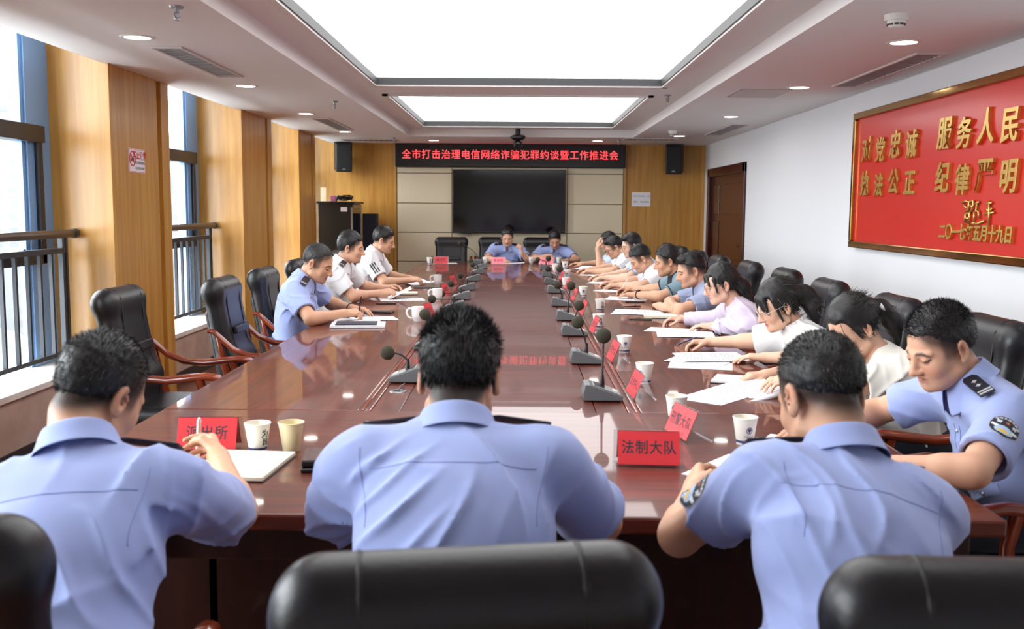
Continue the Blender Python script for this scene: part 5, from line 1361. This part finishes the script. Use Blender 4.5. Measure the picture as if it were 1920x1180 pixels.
def buttons(c, n=4, start=.05, step=.085):
    L0 = c['loc']; mb = MB(); pl = MB(); pts = []
    for k in range(14):
        p, nn = project(c['bt'], c['SC'] - c['td'] * (start - .02 + k * .025) + c['tf'] * .35, -c['tf'], .6)
        if p is not None: pts.append((p, nn))
    if len(pts) > 3:
        for off in (-.017, .017):
            pl.tube([tuple(p + c['r'] * off - L0) for p, q in pts], .0011, 5)
        pl.build('placket_stitching', seam_blue if c['shirt'] is police_blue else c['shirt'], c['body'], smooth=180)
    for k in range(n):
        p, nn = project(c['bt'], c['SC'] - c['td'] * (start + k * step) + c['tf'] * .35, -c['tf'], .6)
        if p is not None: mb_ = MB(); mb_.ball(tuple(p + nn * .001 - L0), (.0055, .0055, .0055), 10, 8); mb_.build('button', silver, c['body'], smooth=180)
def pocket(c, s=-1, down=.215, x=.075):
    L0 = c['loc']; D = Decal(c['bt'], c['SC'] - c['td'] * down + c['r'] * s * x + c['tf'] * .1, -c['r'], c['td'], -c['tf'])
    p = D.poly([(-.055, .022), (.055, .022), (.055, -.012), (0, -.026), (-.055, -.012)], .0018, 'pocket_flap', c['shirt'], c['body'], loc=L0)
    q = D.pt(0, -.016, .003); MB().ball(tuple(np.array(q) - L0), (.005, .005, .005), 10, 8).build('button', silver, p, smooth=180)
def glasses(c, m, rx=.0255, rz=.019, thick=.0013, square=False):
    Hd, L0 = c['Hd'], c['loc']; mb = MB(); ln = MB()
    for s in (1, -1):
        ring = []
        for k in range(25):
            a = k * 2 * math.pi / 24; e = .72 if square else 1.0
            cx, cz = math.cos(a), math.sin(a); cx = math.copysign(abs(cx) ** e, cx); cz = math.copysign(abs(cz) ** e, cz)
            x = s * .034 + cx * rx; z = -.008 + cz * rz; y = .103 - .35 * max(0, abs(x) - .03) ** 1.2 * 3
            ring.append(tuple(Hd(x, y, z) - L0))
        mb.tube(ring, thick, 6, caps=False); ln.add(ring[:-1], [tuple(range(24))])
        mb.tube([tuple(Hd(s * .059, .092, .000) - L0), tuple(Hd(s * .074, .070, .002) - L0), tuple(Hd(s * .080, .0, .006) - L0), tuple(Hd(s * .080, -.022, -.006) - L0)], thick, 6)
    mb.tube([tuple(Hd(-.009, .104, -.003) - L0), tuple(Hd(0, .109, .001) - L0), tuple(Hd(.009, .104, -.003) - L0)], thick, 6)
    g = mb.build('glasses', m, c['body'], smooth=180); ln.build('lens', lens_m, g)
def sleeve_trim(c, m, w=.016):
    for s in (1, -1):
        e, dd, rr = c['ends'][s]; ring = []
        u = nrm(np.cross(dd, UP)); q = np.cross(dd, u)
        for k in range(25):
            a = k * 2 * math.pi / 24; d = u * math.cos(a) + q * math.sin(a); p, n = project(c['bt'], e - dd * .012 + d * .2, -d, .3)
            if p is not None: ring.append(tuple(p + d * .001 - c['loc']))
        if len(ring) > 10: MB().tube(ring, .004, 6, caps=False, flat=2.0).build('sleeve_trim', m, c['body'], smooth=180)
def band(c, s, m, w=.012, name='bracelet', face=None, r=.031, at=.93):
    Sj, E, W_ = c['arms'][s]; ax = nrm(W_ - E); o = E + (W_ - E) * at; u = nrm(np.cross(ax, UP)); q = np.cross(ax, u); mb = MB()
    mb.tube([tuple(o + (u * math.cos(k * math.pi / 12) + q * math.sin(k * math.pi / 12)) * r - c['loc']) for k in range(25)], .0045, 8, caps=False, flat=1.0)
    b = mb.build(name, m, c['body'], smooth=180)
    if face: 
        n = np.array(face, float); n = nrm(n - ax * (n @ ax)); Mx = basis(tuple(o + n * r - c['loc']), tuple(ax), tuple(np.cross(n, ax)))
        MB().box((-.018, -.016, -.002), (.018, .016, .008), Mx).build('watch_face', black_gloss, b, bevel=.004)
# ------------------------------------------------------------------ the people themselves
DN = (0, 0, -1)
nearhair = lambda **k: dict(dict(style='short', t=.008, top=.003, n=9000, len=.011, bw=.0009), **k)
# --- near row, backs to the camera
c = person('person in blue police shirt seen from behind at left, bending right and writing', 0, (-.80, 1.50), (-.885, 2.05, 1.115), 30, hy=-24, hr=6, pn=42, sw=.20, bulk=1.10,
           R=dict(w=(-.795, 2.56, .845), e=(-.655, 2.24, .80), f=(-.42, .9, .12), n=(-.9, -.3, -.2), c=(.8, .95, 1.05, 1.1), t=.8), Lf=dict(w=(-1.06, 2.46, .80), e=(-1.15, 2.22, .80), f=(.3, 1, 0), c=.3),
           h=.005, hairs=nearhair(low=-.006, stub=.8), wr=.008, seed=11, so=(.0, -.02, -.022), skin=(206, 156, 124), hs=1.0, sleeve=.78)
seams(c); shoulder_boards(c, (1,), 1, 1)
c = person('person in blue police shirt seen squarely from behind in the middle of the near row', 0, (-.115, 1.50), (-.125, 2.07, 1.155), 24, hy=-3, pn=42, sw=.205, bulk=1.10,
           R=dict(w=(.06, 2.33, .805), e=(.18, 2.08, .835), f=(-.25, 1, 0), c=.35), Lf=dict(w=(-.29, 2.33, .805), e=(-.405, 2.10, .835), f=(.3, 1, 0), c=.35),
           h=.005, hairs=nearhair(low=-.03, t=.011, top=.006, len=.018, n=14000, stub=.9, comb=(.9, (0, -.05, .5))), wr=.008, seed=5, skin=(196, 146, 116), hs=1.02, sleeve=.82)
seams(c); shoulder_boards(c, (1, -1), 1, 1)
c = person('person in blue police shirt with cropped hair seen from behind at right, arm badge showing', 10, (.575, 1.50), (.64, 2.06, 1.12), 26, hy=8, pn=42, sw=.175, bulk=1.10, so=(-.012, -.01, -.014),
           R=dict(w=(.78, 2.46, .80), e=(.845, 2.22, .81), f=(-.3, 1, 0), c=.35), Lf=dict(w=(.435, 2.38, .815), e=(.355, 2.10, .80), f=(.18, .95, .22), n=(.85, .1, -.45), c=(.8, .9, 1.0, 1.1), t=.6),
           h=.005, hairs=nearhair(style='fade', low=-.012, t=.007, top=.002, len=.008, stub=.8, n=12000), wr=.007, seed=23, skin=(206, 158, 128), hs=1.04, sleeve=.56)
seams(c); shoulder_boards(c, (1, -1), 1, 2); arm_patch(c, -1, out=(-.75, -.1, .65), size=.082)
# --- plaque side, nearest first (they face the table, -x)
c = person('person in blue police shirt with number 07794, reading beside the red plaque wall', 90, (1.64, 3.02), (1.285, 2.99, 1.10), 24, hy=16, hr=0, pn=40, sw=.195, bulk=1.08,
           R=dict(w=(1.00, 3.18, .80), e=(1.21, 3.30, .83), f=(-1, -.1, 0), c=.35), Lf=dict(w=(1.0, 2.72, .80), e=(1.225, 2.60, .815), f=(-1, .25, 0), c=.4),
           h=.0045, hairs=nearhair(low=.004, t=.009, top=.003, quiff=False, stub=.62, n=11000), wr=.006, seed=31, skin=(208, 160, 132), hs=1.06, sleeve=.70)
buttons(c); shoulder_boards(c, (1, -1), 2, 2); chest(c, '07794'); arm_patch(c, -1, out=(-.35, -.9, .2), size=.084); pocket(c, -1)
D = Decal(c['bt'], c['SC'] - c['td'] * .145 - c['r'] * .075 + c['tf'] * .1, -c['r'], c['td'], -c['tf']); D.poly([(-.006, .008), (0, .010), (.006, .006), (.004, -.006), (-.003, -.008)], .0025, 'lapel_pin', red_lacq, c['body'], loc=c['loc'])
D.poly([(-.006, -.006), (.002, -.006), (-.002, -.012), (-.007, -.012)], .0028, 'pin_base', gold, c['body'], loc=c['loc'])
tail = lambda sx, l: [((0, -.09, .03), (0, -.135, .0), .036, .034), ((0, -.135, .0), (sx, -.15, -.08), .034, .038), ((sx, -.15, -.08), (sx * 1.5, -.135, -.08 - l), .038, .018)]
c = person('person with black ponytail and ivory blouse half hidden behind the near right officer', 90, (1.62, 3.98), (1.345, 3.95, 1.045), 34, hy=12, pn=44, sw=.165, female=True, bulk=.94,
           R=dict(w=(1.06, 4.16, .81), e=(1.27, 4.22, .84), f=(-1, -.2, 0), c=.5), Lf=dict(w=(1.13, 3.90, .825), e=(1.30, 3.76, .84), f=(-.95, .15, .1), n=(0, .3, -1), c=.5),
           h=.005, shirt=ivory, sleeve=.9, sleeve_r=1.15, collar='tee', skin=(214, 170, 144), wr=.009, seed=41, hs=1.02,
           hairs=dict(style='long', t=.013, top=.004, n=1500, len=.03, comb=(.12, (0, -.8, -.1)), cut=(0, .80, -.60), tail=tail(.0, .16), bangs=[((.066, .03, .05), (.076, .022, -.03), .010, .004), ((-.066, .03, .05), (-.076, .022, -.03), .010, .004)], strands=[([(-.03, .083, .07), (-.045, .094, .03), (-.056, .085, -.02)], .0012), ([(-.05, .06, .07), (-.064, .072, .03), (-.070, .062, -.03)], .0014)]))
g_ = c['Hd']; MB().tube([tuple(g_(-.035, -.125, .02 + k * .004) - c['loc']) for k in range(2)] + [tuple(g_(-.03, -.13, -.005) - c['loc'])], .009, 8).build('hair_clip', china, c['body'], smooth=180)
c = person('person with glasses and ponytail in a white ruffled blouse, arm stretched over papers', 90, (1.60, 4.92), (1.285, 4.88, 1.04), 24, hy=6, pn=40, sw=.175, female=True, bulk=1.06,
           R=dict(w=(1.02, 5.24, .805), e=(1.24, 5.12, .83), f=(-1, .1, -.05), n=(0, -.3, -1), c=(.7, .8, .9, 1.0), t=.7), Lf=dict(w=(1.20, 4.74, .80), e=(1.37, 4.60, .82), f=(-.9, .4, 0), c=.3),
           h=.005, shirt=white_bl, sleeve=.98, sleeve_r=1.25, collar='ruffle', skin=(216, 172, 146), wr=.011, seed=47, hs=1.03,
           hairs=dict(style='long', t=.014, top=.006, n=2500, len=.03, bw=.002, comb=(.12, (0, -.7, -.3)), cut=(0, .78, -.62), brow=-.004, tail=[((0, -.09, .02), (0, -.135, -.0), .045, .045), ((0, -.135, 0), (-.01, -.16, -.07), .045, .05), ((-.01, -.16, -.07), (0, -.16, -.20), .05, .026)],
                      bangs=[((-.02, .078, .07), (-.040, .086, .018), .016, .007), ((-.035, .07, .065), (-.058, .076, .012), .018, .008), ((.01, .08, .072), (.030, .088, .022), .014, .006), ((.03, .07, .07), (.056, .076, .016), .016, .008), ((.066, .035, .05), (.078, .030, -.06), .012, .004), ((-.066, .035, .05), (-.078, .030, -.06), .012, .004)]))
glasses(c, frame_clear, .027, .022)
c = person('person with glasses in a lavender cardigan over a sky blue top, holding a pen', 90, (1.62, 6.06), (1.24, 6.05, 1.055), 16, hy=2, pn=36, sw=.165, female=True, bulk=.93,
           R=dict(w=(1.06, 6.34, .805), e=(1.27, 6.24, .825), f=(-1, -.05, 0), n=(0, -.3, -1), c=(.6, .7, .8, .9), t=.7), Lf=dict(w=(1.19, 5.98, .805), e=(1.36, 5.80, .82), f=(-.8, .55, 0), c=.3),
           h=.0055, shirt=lav, sleeve=1.93, collar='v', skin=(216, 172, 148), wr=.008, seed=53, hs=1.0,
           hairs=dict(style='long', t=.012, top=.004, n=1500, len=.03, comb=(.1, (0, -.7, -.4)), cut=(0, .80, -.60), tail=[((0, -.08, .0), (0, -.12, -.05), .05, .05), ((0, -.12, -.05), (0, -.14, -.14), .045, .034), ((0, -.14, -.14), (0, -.15, -.24), .034, .016)],
                      bangs=[((.02, .075, .07), (.052, .082, .012), .016, .006), ((-.01, .078, .07), (-.048, .084, .015), .016, .006), ((.06, .05, .05), (.073, .050, -.03), .013, .004), ((-.06, .05, .05), (-.073, .050, -.03), .013, .004)]))
glasses(c, frame_gold, .025, .020, .0011)
v = Vol(c['SC'] - .26, c['SC'] + .16, .006); v.ell(c['SC'] - c['td'] * .12 + c['tf'] * .040, (.075, .085, .17), [c['r'], c['tf'], c['td']], .0); v.cap(c['NB'] + c['nka'] * -.01, c['NB'] + c['nka'] * .3, .055, .06, .012, 's'); v.cap(c['NB'] + c['tf'] * .03, c['NB'] + c['tf'] * .14 + c['td'] * .03, .04, .05, .02, 's')
V, F = v.mesh(); np_mesh('top', V - c['loc'], F, tee_blue, c['body'])
c = person('person in a grey-blue short-sleeved shirt sitting with folded arms on the table', 90, (1.64, 7.16), (1.245, 7.15, 1.07), 16, hy=4, pn=38, sw=.195, bulk=1.04,
           R=dict(w=(1.09, 7.02, .845), e=(1.13, 7.36, .815), f=(.2, -1, -.15), n=(-.5, 0, -.85), c=.35), Lf=dict(w=(1.03, 7.20, .805), e=(1.14, 6.88, .81), f=(-.1, 1, .05), n=(.2, 0, -1), c=.5),
           h=.0055, shirt=greyblue, skin=(204, 156, 128), wr=.007, seed=59, hs=1.03, hairs=nearhair(style='fade', low=.0, t=.010, top=.005, n=3500, stub=.6, quiff=True))
c = person('person in a teal polo shirt with a dark watch, writing', 90, (1.64, 8.17), (1.22, 8.15, 1.085), 14, hy=0, pn=36, sw=.195, bulk=1.06,
           R=dict(w=(.99, 8.60, .81), e=(1.18, 8.44, .83), f=(-1, .1, 0), n=(0, -.4, -.9), c=(.7, .8, .9, 1.0), t=.8), Lf=dict(w=(.98, 8.18, .805), e=(1.14, 7.93, .81), f=(-.8, .55, 0), c=.25),
           h=.006, shirt=teal_cot, collar='polo', skin=(200, 152, 122), wr=.006, seed=61, hs=1.03, hairs=nearhair(t=.012, top=.005, n=3000, stub=.7), extras=dict(collar_m=navy_cot))
sleeve_trim(c, navy_cot); band(c, -1, black_pl, name='watch_strap', face=(0, -.3, 1), r=.032)
pen('ballpoint_pen', 'pale pen held slanting by the man in the teal polo', (.87, 8.60, .775), (.955, 8.66, .90), white_pl)
c = person('person with closely cropped sides in a white polo, head bent low', 90, (1.52, 9.2), (1.13, 9.2, 1.05), 34, hy=2, pn=44, sw=.19, bulk=1.05,
           R=dict(w=(.92, 9.50, .805), e=(1.13, 9.46, .83), f=(-1, -.1, 0), c=.5), Lf=dict(w=(.94, 9.18, .805), e=(1.12, 8.96, .815), f=(-1, .2, 0), c=.5),
           h=.006, shirt=white_cot, collar='polo', skin=(206, 160, 132), wr=.006, seed=67, hs=1.03, hairs=nearhair(style='fade', low=.0, t=.012, top=.005, n=2500, stub=.42))
c = person('person in a pale blue shirt with thick black hair and glasses, plaque side', 90, (1.56, 10.3), (1.165, 10.3, 1.13), 14, hy=10, pn=36, sw=.19,
           R=dict(w=(.90, 10.46, .805), e=(1.12, 10.5, .83), f=(-1, -.1, 0), c=.4), Lf=dict(w=(.92, 10.18, .805), e=(1.12, 10.05, .815), f=(-1, .2, 0), c=.4),
           h=.006, shirt=paleblue, skin=(222, 180, 154), wr=.006, seed=71, hs=1.02, hairs=nearhair(low=.004, t=.013, top=.008, n=2500, quiff=True, stub=.6))
glasses(c, frame_gold)
c = person('person with dark-rimmed glasses and cropped sides, bending over papers near the far end', 90, (1.5, 11.4), (1.09, 11.4, 1.07), 28, hy=6, pn=42, sw=.19,
           R=dict(w=(.84, 11.58, .805), e=(1.06, 11.62, .83), f=(-1, 0, 0), c=.4), Lf=dict(w=(.86, 11.26, .805), e=(1.06, 11.12, .815), f=(-1, .2, 0), c=.4),
           h=.0065, shirt=white_cot, collar='polo', skin=(206, 160, 132), wr=.006, seed=73, hs=1.02, hairs=nearhair(style='fade', low=.0, t=.012, top=.005, n=2000, stub=.5, quiff=True))
glasses(c, frame_black, thick=.0022, square=True)
c = person('farthest person of the plaque side, pale shirt, hand raised to the face', 90, (1.5, 12.42), (1.115, 12.42, 1.10), 18, hy=4, pn=38, sw=.19,
           R=dict(w=(.80, 12.52, .815), e=(1.03, 12.62, .82), f=(-1, -.1, .1), c=.35), Lf=dict(w=(.97, 12.28, 1.02), e=(1.00, 12.22, .80), f=(.15, .3, 1), n=(.9, .4, 0), c=.5),
           h=.0065, shirt=paleblue, skin=(206, 160, 132), wr=.006, seed=79, hs=1.02, hairs=nearhair(low=.0, n=1500))
# --- window side (they face +x)
c = person('person in blue police shirt with thinning hair writing at the window side', -90, (-1.53, 6.64), (-1.345, 6.58, 1.135), 24, hy=-10, pn=40, sw=.195, bulk=1.08,
           R=dict(w=(-1.15, 6.46, .815), e=(-1.32, 6.22, .80), f=(.85, .5, .05), n=(.2, .5, -.8), c=(.8, .9, 1.0, 1.05), t=.8), Lf=dict(w=(-1.16, 6.82, .81), e=(-1.34, 6.98, .83), f=(1, -.35, 0), c=.4),
           h=.005, skin=(196, 148, 118), wr=.007, seed=83, hs=1.04, hairs=nearhair(low=.012, t=.005, top=.002, n=4000, len=.008, m=hair_g, stub=.55, brow=.016))
shoulder_boards(c, (1, -1), 0, 2); chest(c, '', wing=True); band(c, -1, mat('dark_beads', (34, 22, 18), .4), r=.033); buttons(c, 3); pocket(c, 1)
c = person('person in a white police uniform shirt holding up a sheet of paper', -90, (-1.54, 8.0), (-1.355, 7.94, 1.185), 10, hy=-2, pn=32, sw=.19,
           R=dict(w=(-1.14, 8.02, .815), e=(-1.31, 7.76, .81), f=(.95, .4, .15), n=(0, .5, -.8), c=.6), Lf=dict(w=(-1.13, 8.32, .83), e=(-1.32, 8.36, .84), f=(1, -.1, .15), n=(0, -.5, -.8), c=.6),
           h=.0055, shirt=white_cot, skin=(206, 158, 130), wr=.007, seed=89, hs=1.02, hairs=nearhair(low=-.004, t=.013, top=.008, n=3500, stub=.75, comb=(.5, (0, -.5, .1))))
shoulder_boards(c, (1, -1), 0, 2); chest(c, '', wing=True, sc=1.05); buttons(c, 3)
doc('paper_sheet', 'white sheet lifted towards the reading man in the white uniform', 'paper', -.99, 8.14, .21, .27, 8, z=.045, tilt=0).rotation_euler = (0, math.radians(-24), math.radians(8))
c = person('person in a white polo with three black sleeve stripes reading at the window side', -90, (-1.55, 9.56), (-1.31, 9.54, 1.195), 18, hy=0, pn=36, sw=.195, bulk=1.05,
           R=dict(w=(-1.07, 9.46, .815), e=(-1.27, 9.26, .81), f=(.95, .35, .1), n=(0, .4, -.9), c=.55), Lf=dict(w=(-1.10, 9.80, .815), e=(-1.30, 9.88, .83), f=(1, -.2, 0), c=.3),
           h=.006, shirt=white_cot, collar='polo', skin=(208, 160, 130), wr=.005, seed=97, hs=1.03, sleeve=.72, hairs=nearhair(low=.002, t=.012, top=.005, n=3000, stub=.7))
Sj, E, W_ = c['arms'][1]; ax = nrm(E - Sj); o = nrm(np.array([.1, -1, .15]) - ax * np.dot(np.array([.1, -1, .15]), ax)); D = Decal(c['bt'], Sj + ax * .10 + o * .07, np.cross(-ax, o), -ax, -o)
for k in (-1, 0, 1): D.poly([(-.005 + k * .022, .055), (.005 + k * .022, .055), (.005 + k * .022, -.055), (-.005 + k * .022, -.055)], .0032, 'sleeve_stripe', black_pl, c['body'], loc=c['loc'])
# --- far end (facing the camera)
c = person('left police officer at the far end reading, fist raised before the chest', 180, (-.19, 14.16), (-.17, 13.88, 1.11), 20, hy=0, pn=34, sw=.195,
           R=dict(w=(-.26, 13.62, .80), e=(-.46, 13.72, .81), f=(.8, -.5, 0), c=.5), Lf=dict(w=(.035, 13.66, .90), e=(.12, 13.76, .80), f=(-.15, -.1, 1), n=(-1, .3, 0), c=1.1, t=.8),
           h=.0065, skin=(208, 162, 134), wr=.006, seed=101, hs=1.04, hairs=nearhair(low=.004, t=.010, top=.005, n=1500, stub=.6))
shoulder_boards(c, (1, -1), 1, 1); chest(c, '', sc=1.1); arm_patch(c, -1, out=(.8, -.6, .2), detail=False); buttons(c, 2)
c = person('right police officer at the far end with head bowed, watch on the wrist', 180, (.49, 14.16), (.495, 13.86, 1.085), 36, hy=0, hr=6, pn=42, sw=.195,
           R=dict(w=(.36, 13.66, .855), e=(.18, 13.76, .81), f=(.85, -.2, .1), n=(.2, -.6, -.7), c=.8), Lf=dict(w=(.66, 13.62, .80), e=(.80, 13.74, .81), f=(-.8, -.3, 0), c=.6),
           h=.0065, skin=(204, 156, 128), wr=.006, seed=103, hs=1.04, hairs=nearhair(low=.004, t=.012, top=.005, n=1500, stub=.6))
shoulder_boards(c, (1, -1), 1, 1); chest(c, '', sc=1.1); arm_patch(c, -1, out=(.8, -.6, .2), detail=False); band(c, -1, black_pl, name='watch_strap', face=(0, 0, 1)); buttons(c, 2)
pen('ballpoint_pen', 'thick white pen raised in the fist of the man writing at near left', (-.90, 2.70, .785), (-.87, 2.64, .935), white_pl, .006)
pen('ballpoint_pen', 'pink pen in the fingers of the lavender cardigan woman', (.93, 6.30, .80), (1.07, 6.38, .835), mat('pen_pink', (226, 186, 186), .4))
pen('ballpoint_pen', 'dark pen in the stretched hand of the white blouse woman', (.86, 5.34, .775), (.955, 5.26, .83), mat('pen_dark', (52, 54, 80), .4))
# held booklet before the ponytailed woman
t = doc('booklet', 'open printed booklet with a rolled edge held by the ponytailed woman', 'booklet', .93, 3.99, .30, .24, 28, z=.012, lines=13, curl=.0, tilt=0)
t.rotation_euler = (math.radians(6), math.radians(-9), math.radians(28))
MB().tube([(-.15, -.122, .004), (.15, -.122, .004)], .010, 12).build('rolled_edge', paper, t, smooth=50)
